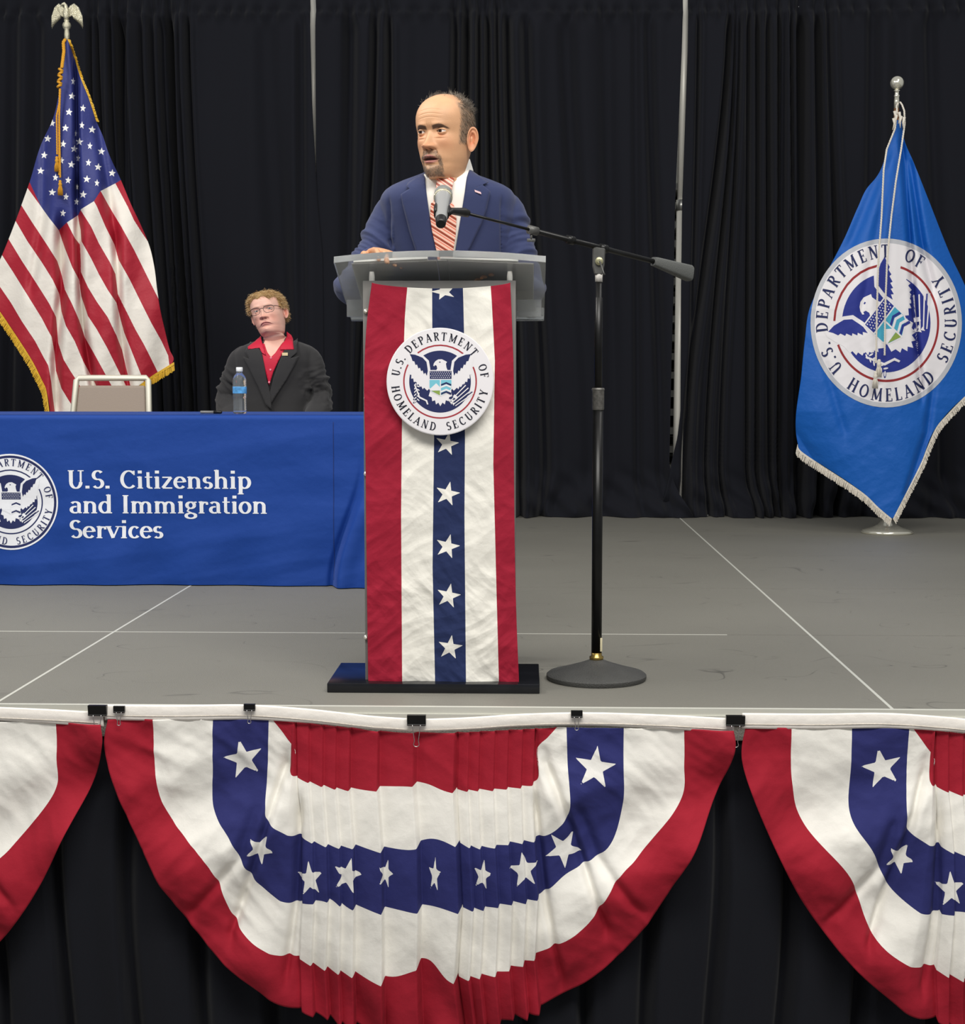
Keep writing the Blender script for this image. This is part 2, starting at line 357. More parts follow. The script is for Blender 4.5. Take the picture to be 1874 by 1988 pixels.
def put_polys(polys, mp, mats, keys, maxlen, mb=None):
    """polygons [(pts, key, level)] -> mesh through mp(x, y, level) ; subdivided to follow cloth"""
    mb = mb or MB()
    for P, k, lv in polys:
        P = [Vector((p[0], p[1], 0)) for p in P]
        if len(P) > 4:
            T = [[P[i] for i in t] for t in tessellate_polygon([P])]
        elif len(P) == 4: T = [[P[0], P[1], P[2]], [P[0], P[2], P[3]]]
        else: T = [P]
        for _ in range(6):
            N2 = []; ch = False
            for a, b, c in T:
                ea, eb, ec = (a-b).length > maxlen, (b-c).length > maxlen, (c-a).length > maxlen
                if not (ea or eb or ec): N2.append([a, b, c]); continue
                ch = True; ab, bc, ca = (a+b)/2, (b+c)/2, (c+a)/2
                if ea and eb and ec: N2 += [[a, ab, ca], [ab, b, bc], [ca, bc, c], [ab, bc, ca]]
                elif ea and eb: N2 += [[ab, b, bc], [a, ab, bc], [a, bc, c]]
                elif eb and ec: N2 += [[bc, c, ca], [b, bc, ca], [b, ca, a]]
                elif ec and ea: N2 += [[ca, a, ab], [c, ca, ab], [c, ab, b]]
                elif ea: N2 += [[a, ab, c], [ab, b, c]]
                elif eb: N2 += [[b, bc, a], [bc, c, a]]
                else: N2 += [[c, ca, b], [ca, a, b]]
            T = N2
            if not ch: break
        q = np.array([[v.x, v.y] for t in T for v in t]); V = mp(q[:, 0], q[:, 1], lv)
        F = []
        for i in range(len(T)):
            a, b, c = q[3*i:3*i+3]; cr = (b[0]-a[0])*(c[1]-a[1])-(b[1]-a[1])*(c[0]-a[0])
            F.append((3*i, 3*i+1, 3*i+2) if cr > 0 else (3*i, 3*i+2, 3*i+1))
        mb.add(V, F, keys.index(k))
    return mb
# ------------------------------------------------------------------ cloth helpers
def poly_sdf(x, y, P):
    """positive inside"""
    P = np.array(P, float); d = np.full(x.shape, 1e9); ins = np.zeros(x.shape, bool); n = len(P)
    for i in range(n):
        a, b = P[i], P[(i+1) % n]; ex, ey = b-a; wx, wy = x-a[0], y-a[1]
        t = np.clip((wx*ex+wy*ey)/(ex*ex+ey*ey+1e-12), 0, 1); d = np.minimum(d, np.hypot(wx-ex*t, wy-ey*t))
        c = ((a[1] > y) != (b[1] > y)) & (x < (b[0]-a[0])*(y-a[1])/((b[1]-a[1]) or 1e-9)+a[0]); ins ^= c
    return np.where(ins, d, -d)
def star_pts(cx, cy, r, rot=0, sx=1.0, sy=1.0):
    return [(cx+sx*(r if k % 2 == 0 else r*.385)*math.sin(rot+k*math.pi/5), cy-sy*(r if k % 2 == 0 else r*.385)*math.cos(rot+k*math.pi/5)) for k in range(10)]
def stars_sdf(x, y, L):
    d = np.full(x.shape, -1e3)
    for s in L:
        r = s[2]*1.3*max(1, s[4] if len(s) > 4 else 1); mk = (np.abs(x-s[0]) < r) & (np.abs(y-s[1]) < r)
        if mk.any(): d[mk] = np.maximum(d[mk], poly_sdf(x[mk], y[mk], star_pts(*s)))
    return d
def valleys(x, y, L):
    """creases given as (polyline [(x,y)..], width, depth); positive depth = away"""
    o = np.zeros(x.shape)
    for P, wd, dp in L:
        P = np.array(P, float); xc = np.interp(y, P[:, 1], P[:, 0])
        k = ss(P[0, 1]-40, P[0, 1]+20, y)*(1-ss(P[-1, 1]-20, P[-1, 1]+40, y))
        o += dp*np.exp(-((x-xc)/wd)**2)*k
    return o
def crumple(x, y, seed, n=14, f0=1.0, lo=.6, hi=2.2):
    """sharp-edged random creases, roughly in -1..1"""
    r = np.random.RandomState(seed); o = np.zeros(np.shape(x)); tot = 0
    wx = x+.25/f0*np.sin(y*f0*2.1+seed); wy = y+.25/f0*np.sin(x*f0*1.7+seed*2)
    for i in range(n):
        a = r.uniform(0, math.pi); f = f0*r.uniform(lo, hi); ph = r.uniform(0, 1)
        t = (wx*math.cos(a)+wy*math.sin(a))*f+ph; tri = np.abs((t % 1)-.5)*4-1
        env = .5+.5*np.sin((x*math.sin(a+1)+y*math.cos(a+1))*f*.9+r.uniform(0, 6))
        o += np.maximum(tri, -.2)*env/f*f0; tot += 1/f*f0
    return o/tot*2
# ================================================================== THE SETTING
def deck_material():
    m = mat('stage_deck_surface', (125, 123, 115), .55, bump=[(260, .35)], var=.05, vscale=1.3)
    N = m.node_tree.nodes; L = m.node_tree.links; b = N['Principled BSDF']; cur = b.inputs['Base Color'].links[0].from_socket
    tc = N.new('ShaderNodeTexCoord')
    for sc, off, dk in ((.9, 3.1, .42), (1.7, 9.7, .6)):   # rubber scuffs and drag marks
        mp = N.new('ShaderNodeMapping'); mp.inputs['Location'].default_value = (off, off*.7, 0); mp.inputs['Scale'].default_value = (sc, sc*1.6, 1)
        L.new(tc.outputs['Object'], mp.inputs[0])
        n = N.new('ShaderNodeTexNoise'); n.inputs['Scale'].default_value = 1.4; n.inputs['Detail'].default_value = 1; n.inputs['Distortion'].default_value = 1.2
        L.new(mp.outputs[0], n.inputs['Vector'])
        a = N.new('ShaderNodeMath'); a.operation = 'SUBTRACT'; a.inputs[1].default_value = .5; L.new(n.outputs['Fac'], a.inputs[0])
        c = N.new('ShaderNodeMath'); c.operation = 'ABSOLUTE'; L.new(a.outputs[0], c.inputs[0])
        r = N.new('ShaderNodeMapRange'); r.inputs[1].default_value = 0; r.inputs[2].default_value = .006; r.inputs[3].default_value = 1; r.inputs[4].default_value = 0
        L.new(c.outputs[0], r.inputs[0])
        g = N.new('ShaderNodeTexNoise'); g.inputs['Scale'].default_value = 2.3; L.new(mp.outputs[0], g.inputs['Vector'])
        h = N.new('ShaderNodeMapRange'); h.inputs[1].default_value = .53; h.inputs[2].default_value = .66; L.new(g.outputs['Fac'], h.inputs[0])
        k = N.new('ShaderNodeMath'); k.operation = 'MULTIPLY'; L.new(r.outputs[0], k.inputs[0]); L.new(h.outputs[0], k.inputs[1])
        k2 = N.new('ShaderNodeMath'); k2.operation = 'MULTIPLY'; k2.inputs[1].default_value = dk; L.new(k.outputs[0], k2.inputs[0])
        x = N.new('ShaderNodeMix'); x.data_type = 'RGBA'; L.new(k2.outputs[0], x.inputs[0]); L.new(cur, x.inputs[6]); x.inputs[7].default_value = lin((52, 51, 50)); cur = x.outputs[2]
    L.new(cur, b.inputs['Base Color']); return m
XS = [-6.383, -3.925, -1.468, .99, 3.448, 5.906]; YS = [i*1.22 for i in range(6)]
mb = MB()
for i in range(5):
    for j in range(5):
        mb.box(XS[i]+.002, XS[i+1]-.002, YS[j]+.002, YS[j+1]-.002, -.04, 0)
mb.box(XS[0], XS[5], 0.002, YS[5], -.09, -.04)
struct(mb.build('stage_deck', deck_material(), smooth=False))
mb = MB()
for x in XS[1:5]: mb.box(x-.0045, x+.0045, 0, YS[5], -.03, .0008)
struct(mb.build('trim_1', M['seam'], smooth=False))
struct(MB().box(XS[1], .70, YS[1]-.0040, YS[1]+.0040, -.03, .0007).build('trim_2', M['seam'], smooth=False))
mb = MB(); mb.box(XS[0], XS[5], -.012, .0, -.03, .0015, bev=.001); mb.box(XS[0], XS[5], -.016, -.012, -.03, -.018)
struct(mb.build('trim_3', M['seam'], smooth=False))
struct(MB().box(-9, 9, -7, 9, -1.30, -1.22).build('floor', mat('hall_concrete', (120, 118, 114), .6, var=.08), smooth=False))
def slat_wall():
    m = mat('slatted_bleacher_wall', (196, 194, 186), .6); N = m.node_tree.nodes; L = m.node_tree.links
    tc = N.new('ShaderNodeTexCoord'); s = N.new('ShaderNodeSeparateXYZ'); L.new(tc.outputs['Object'], s.inputs[0])
    def wv(f, thr):
        a = N.new('ShaderNodeMath'); a.operation = 'MULTIPLY'; a.inputs[1].default_value = f; L.new(s.outputs[2], a.inputs[0])
        q = N.new('ShaderNodeMath'); q.operation = 'FRACT'; L.new(a.outputs[0], q.inputs[0])
        g = N.new('ShaderNodeMath'); g.operation = 'GREATER_THAN'; g.inputs[1].default_value = thr; L.new(q.outputs[0], g.inputs[0]); return g
    g1, g2 = wv(6.6, .5), wv(14.3, .62); k = N.new('ShaderNodeMath'); k.operation = 'MAXIMUM'; L.new(g1.outputs[0], k.inputs[0]); L.new(g2.outputs[0], k.inputs[1])
    x = N.new('ShaderNodeMix'); x.data_type = 'RGBA'; L.new(k.outputs[0], x.inputs[0]); x.inputs[6].default_value = lin((190, 190, 182)); x.inputs[7].default_value = lin((22, 22, 24))
    L.new(x.outputs[2], N['Principled BSDF'].inputs['Base Color']); return m
mb = MB(); mb.box(-9, 9, 7.9, 8.0, -1.22, 2.35, 1); mb.box(-9, 9, 7.9, 8.0, 2.35, 4.6, 0)
for i in range(20): mb.box(.7, 1.9, 7.5+.0, 7.9, -.35+i*.14, -.30+i*.14, 0)
struct(mb.build('wall_back', [mat('hall_wall_paint', (228, 226, 216), .7), slat_wall()], smooth=False))

# ------------------------------------------------------------------ pipe uprights
YD = 5.98
for x0, px, lab in ((-1.667, (607, 0), 'pale upright pipe showing in the narrow gap between the left and middle black drapes'),
                    (None, (1330, 0), 'pale telescoping upright pipe in the gap between the middle and right black drapes')):
    a = PX(px[0], px[1], YD+.10); base = (a[0], YD+.10, 0)
    if x0 is None: a2 = PX(1314, 700, YD+.10); base = (a2[0]+.012, YD+.10, 0)
    t = thing('drape_pipe_upright', lab, 'pipe', base, 'pipe uprights behind the drapes')
    P0 = np.array(base); d = np.array((a[0]-base[0], 0, a[2]))
    q = lambda z: P0+d*(z/a[2])
    MB().tube([q(.02), q(2.05)], .033, 20).build('lower_tube', M['whitepole'], t)
    MB().tube([q(2.0), q(3.6)], .030, 20).build('upper_tube', M['whitepole'], t)
    MB().tube([q(2.0), q(2.07)], .037, 20).build('collar', M['alu'], t)
    mb = MB(); mb.box(base[0]-.2, base[0]+.2, base[1]-.1, base[1]+.3, 0, .012, bev=.003); mb.build('base_plate', M['greymet'], t, smooth=False)
# top bar
tb = MB().tube([(-5.9, YD+.105, 3.30), (5.2, YD+.105, 3.30)], .02, 14).build('drape_crossbar', M['alu']); tag(recenter(tb), 'horizontal crossbar threaded through the gathered tops of the black drapes', 'pipe')

# ------------------------------------------------------------------ backdrop drapes
def drape(label, left, right, folds, seed, nx=560, ny=170):
    rs = np.random.RandomState(seed); top = -36
    py = np.concatenate([np.linspace(top, 60, 26), np.linspace(64, 900, 90), np.linspace(906, 1004, 54)])
    z = PX(np.full(py.shape, 937.), py, YD)[:, 2]; z = z-(z[-1])*ss(0.6, 0, z) if z[-1] < 0 else z; z = np.maximum(z, .003)
    xl = PX(ip(left, py), py, YD)[:, 0]; xr = PX(ip(right, py), py, YD)[:, 0]
    u = np.linspace(0, 1, nx); X = xl[:, None]+(xr-xl)[:, None]*u; Z = np.repeat(z[:, None], nx, 1)
    PYs = np.repeat(py[:, None], nx, 1); PXs = ip(left, PYs)*(1-u)+ip(right, PYs)*u
    D = np.zeros(X.shape)
    for xt, xb, wd, dp in folds:
        xc = xt+(xb-xt)*ss(0, 1, PYs/950); D += 1.7*dp*(1.0+.25*np.sin(PYs/170+xt))*np.exp(-np.abs((PXs-xc)/wd)**2.6)
        D -= .45*dp*np.exp(-((PXs-xc-wd*2.3)/(wd*1.2))**2)
    for k in range(26):
        xt = rs.uniform(-60, 1940); wd = rs.uniform(16, 45); D += rs.uniform(-.022, .022)*np.exp(-((PXs-xt-rs.uniform(-18, 18)*PYs/900)/wd)**2)
    D += .006*np.sin(PXs/7.+seed+np.sin(PYs/200))*np.exp(-np.abs((PXs % 240)-90)/90)
    # gathered rod pocket at the top
    D *= .22+.78*ss(8, 70, PYs)
    g = np.exp(-((PYs-22)/16)**2); D += g*.025*np.sin(PXs/5.3+1.5*np.sin(PXs/37)) + np.where(PYs < 22, .02, 0)*ss(30, 14, PYs)
    # cloth swept forward and bunched on the deck
    s = ss(.42, 0, Z); sw = np.sin(PXs/43.+seed)*38+np.sin(PXs/17.)*9
    D += s*(.05*np.sin((PXs+sw+PYs*.8)/24.)+.02*np.sin((PXs-PYs*1.3)/11.)) - s*s*.10
    X += s*s*.05*np.sin(PXs/60+seed)
    V = np.stack([X, YD+D-.02*np.sin(PXs/300), Z], -1)
    o = MB().grid(V[::-1]).build('backdrop_drape', M['drape'], solid=.003)
    tag(recenter(o), label, 'curtain', 'black backdrop drapes')
def many(lo, hi, n, seed, w=(3, 7), d=(.04, .09), lean=0):
    r = np.random.RandomState(seed); xs = np.sort(r.uniform(lo, hi, n)); xs = lo+(hi-lo)*(np.arange(n)+.5)/n*.6+xs*.4-lo*.4
    return [(x, x+lean+r.uniform(-10, 10), r.uniform(*w), r.uniform(*d)) for x in xs]
drape('black backdrop drape on the left, behind the striped flag and the seated person', [(-20, -640), (1000, -640)], [(-20, 602), (0, 603), (200, 608), (392, 618), (500, 628), (1004, 632)],
      many(172, 262, 6, 1, lean=30)+many(268, 395, 7, 2, (3, 8), (.05, .1), 42)+[(235, 262, 9, .12), (325, 375, 9, .12), (30, 20, 12, .03), (75, 60, 14, .03)]+many(-620, -60, 22, 12, (5, 12), (.03, .08))+[(520, 560, 22, .03), (585, 590, 9, .03)], 3)
drape('black backdrop drape in the middle, behind the speaker and the microphone stand', [(-20, 612), (0, 613), (390, 615.5), (560, 610), (1004, 610)], [(-20, 1328), (0, 1327), (100, 1324), (400, 1311), (560, 1308), (700, 1304), (800, 1302), (900, 1300), (960, 1310), (1004, 1330)],
      [(728, 690, 7, .08), (755, 760, 6, .06), (680, 672, 12, .04), (885, 868, 7, .09), (906, 896, 8, .12), (930, 930, 5, .08), (948, 960, 6, .1), (965, 985, 5, .09), (985, 1010, 8, .11), (1022, 1060, 9, .05), (1100, 1150, 16, .03), (1180, 1190, 16, .03), (1262, 1285, 10, .035), (1235, 1240, 8, .02)], 5)
drape('black backdrop drape on the right, behind the blue flag', [(-20, 1337), (0, 1337), (100, 1336), (400, 1325), (560, 1323), (800, 1322), (850, 1316), (900, 1304), (1004, 1290)], [(-20, 2400), (1004, 2400)],
      [(1358, 1340, 4, .04), (1420, 1330, 6, .1), (1432, 1372, 4, .08), (1440, 1400, 4, .06)]+many(1450, 1545, 6, 8, (3, 6), (.04, .09), 0)+[(1560, 1560, 9, .12), (1592, 1600, 8, .1), (1612, 1640, 6, .07), (1700, 1690, 12, .04), (1745, 1750, 18, .02), (1812, 1840, 12, .03)]+many(1900, 2380, 18, 13, (5, 12), (.03, .08)), 9)

# ------------------------------------------------------------------ stage skirt
nx, ny = 1500, 40
x = np.linspace(XS[0], XS[5], nx); z = np.linspace(-1.2, -.03, ny); X, Z = np.meshgrid(x, z)
ph = X/.182+.18*np.sin(X*3.1)+.04*np.sin(Z*5+X*2); fr = ph % 1; k = .55+.45*ss(-.05, -.5, Z)
Yk = .045-.065*k*(ss(0, .22, fr)*(1-ss(.86, .98, fr)))-.006*np.sin(ph*9)*k
o = MB().grid(np.stack([X+.01*np.sin(Z*4+X*5), Yk, Z], -1)).build('stage_skirt', M['skirt'], solid=.002)
tag(recenter(o), 'black pleated skirt hanging from the front edge of the stage', 'stage skirt')

# ================================================================== BUNTINGS
BC = [  # boundaries between the colour bands, inner to outer, in the frame of the photograph
 [(540, 1398), (640, 1408), (740, 1419), (809, 1422), (900, 1421), (1000, 1416), (1078, 1412)],
 [(532, 1398), (556, 1430), (574, 1458), (565, 1496), (600, 1516), (690, 1531), (810, 1520), (870, 1530), (930, 1531), (1000, 1526), (1044, 1512), (1043, 1455), (1064, 1430), (1082, 1411)],
 [(523, 1396), (521, 1480), (519, 1556), (530, 1592), (610, 1628), (690, 1638), (790, 1640), (850, 1622), (930, 1638), (1000, 1628), (1050, 1622), (1085, 1600), (1106, 1565), (1102, 1480), (1100, 1411)],
 [(415, 1394), (415, 1480), (416, 1562), (455, 1622), (500, 1702), (575, 1745), (640, 1738), (690, 1753), (790, 1757), (850, 1752), (930, 1755), (970, 1747), (1050, 1732), (1100, 1690), (1180, 1640), (1208, 1560), (1210, 1480), (1211, 1412)],
 [(300, 1394), (305, 1500), (330, 1578), (415, 1672), (470, 1792), (570, 1848), (690, 1882), (765, 1888), (830, 1858), (875, 1885), (925, 1884), (1015, 1860), (1130, 1790), (1200, 1690), (1240, 1650), (1320, 1552), (1328, 1480), (1328, 1413)],
 [(213, 1394), (209, 1460), (250, 1570), (330, 1722), (430, 1845), (540, 1930), (640, 1968), (720, 1996), (800, 2006), (880, 2004), (980, 1972), (1060, 1947), (1150, 1890), (1250, 1790), (1330, 1662), (1400, 1520), (1424, 1452), (1422, 1414)]]
HT = [(205, 1366), (345, 1367), (485, 1366), (600, 1374), (740, 1389), (809, 1393), (900, 1391), (1010, 1384), (1120, 1381), (1300, 1386), (1424, 1393)]
def resample(P, n):
    P = np.array(P, float)
    # Catmull-Rom then even arc length
    Q = []
    for i in range(len(P)-1):
        a, b, c, d = P[max(i-1, 0)], P[i], P[i+1], P[min(i+2, len(P)-1)]
        for t in np.linspace(0, 1, 12, endpoint=False): Q.append(.5*((2*b)+(c-a)*t+(2*a-5*b+4*c-d)*t*t+(3*b-a-3*c+d)*t**3))
    Q = np.array(Q+[P[-1]]); s = np.r_[0, np.cumsum(np.hypot(*np.diff(Q, axis=0).T))]; s /= s[-1]; u = np.linspace(0, 1, n)
    return np.stack([np.interp(u, s, Q[:, 0]), np.interp(u, s, Q[:, 1])], -1)
def bunting(label, dx, dz, seed, lift):
    nu, per = 620, 26; R = []; rows = []; vv = []
    for i, c in enumerate(BC):   # pleats fall straight down: line the bands up along the middle
        H_ = resample(c, 1600); s_ = np.linspace(0, 1, 1600); mid = H_[:, 0].searchsorted; lo_ = (575, 578, 588, 590, 585, 590)[i]; hi_ = (1040, 1036, 1040, 1046, 1040, 1050)[i]
        cand = np.where(s_ < .5)[0]; a_ = s_[cand[np.argmin(np.abs(H_[cand, 0]-lo_)+(H_[cand, 1] < H_[:, 1].max()-110)*500*(i > 0))]]; cand = np.where(s_ > .5)[0]; b_ = s_[cand[np.argmin(np.abs(H_[cand, 0]-hi_)+(H_[cand, 1] < H_[:, 1].max()-110)*500*(i > 0))]]
        uq = np.linspace(0, 1, nu); sq = np.interp(uq, [0, .27, .73, 1], [0, a_, b_, 1]); R.append(np.stack([np.interp(sq, s_, H_[:, 0]), np.interp(sq, s_, H_[:, 1])], -1))
    for k in range(5):
        for j in range(per+(k == 4)):
            t = j/per; rows.append(R[k]*(1-t)+R[k+1]*t); vv.append(k+t)
    G = np.array(rows); v = np.repeat(np.array(vv)[:, None], nu, 1); u = np.repeat(np.linspace(0, 1, nu)[None], len(rows), 0)
    x, y = G[..., 0].copy(), G[..., 1].copy(); c = ss(.20, .28, u)*(1-ss(.72, .80, u))
    rs = np.random.RandomState(seed)
    edges = .27+.46*(np.array([100, 577, 603, 631, 657, 683, 741, 800 if seed != 11 else 812, 892, 915, 935, 965, 991, 1019, 1042])-577)/465.; NP = len(edges); edges[0] = 0; idx = np.clip(np.searchsorted(edges, u)-1, 0, NP-1)
    e1 = np.r_[edges[1:], 1.0]; pw = (e1-edges)[idx]; fr = (u-edges[idx])/(e1[idx]-edges[idx]); jog = (rs.uniform(.7, 1.2, NP)[idx])*np.clip(pw/.055, .35, 1.15)
    saw = np.where(fr < .9, fr/.9, (1-fr)/.1)
    gv = v/5; D = -c*(.017+.026*gv)*(saw-.5)*jog
    y += c*(saw-.5)*jog*(5+9*gv)*ss(0, .6, v)
    # side swags: long soft creases and crumples
    cr = crumple(x/100., y/100., seed+5, 16, 1.0, .7, 2.4); D += -.014*cr*(1-.6*c)*ss(0, .3, 5-v+.3)
    D += -.020*np.sin((x*.55+y)/40.+seed)*(1-c)*ss(1430, 1560, y)-.010*np.sin((x-y*.8)/33.)*ss(3.2, 4.6, v)
    D += -.035*ss(1420, 1700, y)*(1-ss(1850, 2000, y)*.4)
    wave = ss(4.2, 5, v)*.012*np.sin(u*70+seed); D += wave
    D += valleys(x, y, [([(556, 1480), (520, 1600), (455, 1800)], 9, .022), ([(585, 1560), (578, 1745), (560, 1880)], 7, .020), ([(500, 1560), (470, 1660), (380, 1760)], 14, .016), ([(1062, 1480), (1108, 1600), (1175, 1790)], 9, .022), ([(1040, 1560), (1060, 1745), (1090, 1890)], 7, .020), ([(1120, 1560), (1160, 1660), (1240, 1760)], 14, .016)])
    P = PX(x, y, -.05); W = P.copy(); W[..., 1] = -.052+D-.01*gv
    W[..., 0] += dx; W[..., 2] += dz
    ST = [(474, 1472, 41, -.22), (510, 1640, 31, .5), (606, 1697, 37, -.1, .75), (679, 1690, 36, .25, .85), (752, 1688, 30, .3, .5), (846, 1690, 36, .1, .35), (938, 1690, 32, .2, .6), (1018, 1680, 37, -.15, .85), (1094, 1642, 38, .55, 1), (1155, 1487, 42, .12)]
    sd = stars_sdf(x, y, [s if len(s) > 4 else s+(1.0,) for s in ST])
    vs_ = lambda lo, hi: np.minimum(v-lo, hi-v)
    at = {'red': np.maximum(vs_(-1, 1), vs_(4, 9)), 'blue': vs_(2, 3), 'star': np.minimum(sd, 50)}
    t = thing('bunting', label, 'bunting', (PX(np.array(815.), np.array(1400.), -.05)[0]+dx, -.06, -1.0+dz), 'fan buntings along the stage front')
    MB().grid(W).build('pleated_fan', M['bunting'], t, attrs=at, solid=.0012)
    # header band
    n = 240; px = np.linspace(206, 1424, n); top = smooth_ip(HT, px); rows = []
    for j, f in enumerate(np.linspace(0, 1, 9)):
        p = PX(px, top+f*(27+3*np.sin(px/200)), -.05); p[:, 1] = -.062-.003*math.sin(f*math.pi)-.0016*crumple(px/60., np.full(n, f*2.), seed+9); rows.append(p)
    W = np.array(rows); W[..., 0] += dx; W[..., 2] += dz
    mb = MB().grid(W[::-1]); h = mb.build('header_band', mat('header_tape', (246, 240, 232), .8, bump=CLOTHB), t, solid=.002)
    for f in (.78,):
        p = PX(px, top+f*27, -.05); p[:, 1] = -.0665; p[:, 0] += dx; p[:, 2] += dz
        MB().tube(p[::3], .0008, 5).build('stitching', M['fringe'], t)
SX = (1424-209)/713.*1.0
bunting('red white and blue pleated fan bunting hanging whole in the middle of the stage front', 0, 0, 11, 0)
bunting('red white and blue fan bunting cut off by the left edge of the photo', -SX, .006, 23, 0)
bunting('red white and blue fan bunting cut off by the right edge of the photo', SX+.018, -.012, 37, 0)

def clip(px, py, w, label):
    s = w/713.; p = PX(np.array(float(px)), np.array(float(py)), -.07); x, z = p[0], p[2]; y = -.072
    t = thing('binder_clip', label, 'binder clip', (x, y, z-s*.5), 'black binder clips holding the buntings')
    h = s*.52; mb = MB(); e = s/2
    # folded sheet metal body: spine at the top, two jaws closing downwards
    V = [(x-e, y-.004, z-h/2), (x-e, y-h*.28, z+h/2), (x-e, y+h*.30, z+h/2), (x-e, y+.004, z-h/2)]
    V += [(a+s, b, c) for a, b, c in V]
    mb.add(V, [(0, 1, 5, 4), (1, 2, 6, 5), (2, 3, 7, 6), (0, 3, 2, 1), (4, 5, 6, 7), (0, 4, 7, 3)]).tube([(x-e, y-.004, z-h/2), (x+e, y-.004, z-h/2)], .0022, 8)
    fixn(mb.build('clip_body', M['black'], t, smooth=False))
    L = s*1.25; mb = MB(); P = []
    for k in range(25):
        a = k/24; 
        if a < .35: q = (-.22*s+(.12*s)*a/.35, -a/.35*L*.72)
        elif a > .65: q = (.22*s-(.12*s)*(1-a)/.35, -(1-a)/.35*L*.72)
        else:
            th = math.pi*(a-.35)/.3; q = (-.16*s*math.cos(th)*1.0, -L*.8-.16*s*math.sin(th))
        P.append((x+q[0], y-.006-abs(q[1])*.06, z-h/2+q[1]))
    mb.tube(P, .0011, 7); mb.build('wire_handle', M['steel'], t)
clip(190, 1378, 36, 'large black binder clip at the left end of the whole bunting')
clip(232, 1376, 22, 'small black binder clip just right of the leftmost large clip')
clip(485, 1372, 22, 'small black binder clip above the left blue starred strip')
clip(809, 1397, 36, 'large black binder clip at the middle of the whole bunting')
clip(1120, 1385, 22, 'small black binder clip above the right blue starred strip')
clip(1428, 1398, 36, 'large black binder clip where the whole and right buntings meet')

# ================================================================== TABLE
TYF, TYB, TZ = 2.47, 3.20, .742
TXR = float(PX(np.array(716.), np.array(806.), TYF)[0]); TXL = TXR-2.5
def front_y(x, z):
    h = np.clip(TZ-z, 0, TZ); xs = TXR-.02-.135*ss(.18, .74, h); kf = ss(xs-.012, xs+.03, x)
    return TYF-kf*ss(.1, .74, h)*(.055+.02*np.sin((x-xs)*40))+.02*np.exp(-((x-xs+.012)/.012)**2)*ss(.1, .5, h)-.014*crumple(x*1.2, z*3.4, 3, 14)*ss(0, .1, h)-.018*(h/TZ)**2*(1+.6*np.sin(x*5.2))-.010*ss(.45, .74, h)*np.sin(x*17+1)
t = thing('table', 'long folding table standing under the blue cloth', 'table', ((TXL+TXR)/2, (TYF+TYB)/2, 0))
mb = MB(); mb.box(TXL+.02, TXR-.02, TYF+.02, TYB-.02, TZ-.05, TZ-.012, bev=.006); mb.build('tabletop', mat('white_table_plastic', (220, 218, 210), .5), t)
for lx in (TXL+.3, TXR-.3):
    for ly in (TYF+.1, TYB-.1): MB().tube([(lx, ly, 0.0), (lx, ly, TZ-.05)], .014, 10).build('leg', M['greymet'], t)
nz = 110; zz = np.r_[np.linspace(.004, TZ-.02, nz), TZ-.02+.02*np.sin(np.linspace(.15, 1, 8)*math.pi/2)]
per = []   # closed path round the table, (x, y, nx, ny, side)
nf = 460
for i in range(nf): per.append((TXL+(TXR-TXL)*i/(nf-1), TYF, 0, -1, 0))
for i in range(1, 90):
    f = i/90; per.append((TXR, TYF+(TYB-TYF)*f, 1, 0, 1))
for i in range(0, 120): per.append((TXR-(TXR-TXL)*i/119, TYB, 0, 1, 2))
for i in range(1, 40): per.append((TXL, TYB-(TYB-TYF)*i/40, -1, 0, 3))
per = np.array(per); rows = []
for z in zz:
    h = TZ-z; r = .02 if z <= TZ-.02 else .02*(1-math.cos(math.asin(min(1, (z-TZ+.02)/.02))))
    inset = 0 if z <= TZ-.02 else r
    X = per[:, 0].copy(); Y = per[:, 1].copy(); sd = per[:, 4]
    fr = sd == 0; Y[fr] = front_y(X[fr], np.full(fr.sum(), z))
    fl_ = (h/TZ)**1.25; s1 = sd == 1; f = (per[:, 1]-TYF)/(TYB-TYF)
    X[s1] += fl_*(.05+.11*np.exp(-((f[s1]-.22)/.13)**2)-.05*np.exp(-((f[s1]-.05)/.05)**2)+.04*np.sin(f[s1]*16))
    Y[s1] -= fl_*.05*np.exp(-((f[s1]-.22)/.15)**2)
    # the corner fold swings out to the front
    c = ss(TXR-.10, TXR, X)*fr; Y -= c*fl_*.02; X += c*fl_*.01
    s3 = sd >= 2; X[sd == 3] -= fl_*.05; Y[sd == 2] += fl_*.03
    cx, cy = (TXL+TXR)/2, (TYF+TYB)/2
    if inset: X -= np.sign(X-cx)*inset*np.abs(per[:, 2]) ; Y -= np.sign(Y-cy)*inset*np.abs(per[:, 3])
    rows.append(np.stack([X, Y, np.full(len(X), z)], -1))
mb = MB().grid(np.array(rows), wrap=True)
def tmap(x, z, lv): return np.stack([x, front_y(x, z)-.0012-.0004*lv, z], -1)
nxt, nyt = 240, 40; X, Y = np.meshgrid(np.linspace(TXL+.018, TXR-.018, nxt), np.linspace(TYF+.016, TYB-.016, nyt))
mb.grid(np.stack([X, Y, TZ+.0005+.003*np.maximum(crumple(X*2, Y*2, 8), 0)*np.minimum(1, np.minimum(Y-TYF, TYB-Y)*20)], -1))
SC = PX(np.array(22.), np.array(974.), TYF); SR = 91/451.
keys = ['rim', 'white', 'ring', 'navy', 'cream', 'teal', 'green', 'text']
lay = seal_layers()
mats_seal = [M['navy'], M['lettwhite'], M['navy'], M['navy'], M['lettwhite'], M['lettwhite'], M['lettwhite'], M['navy']]
cl = mb.build('tablecloth', M['table'])
tag(cl, 'royal blue floor-length tablecloth printed with a white seal and white lettering', 'tablecloth')
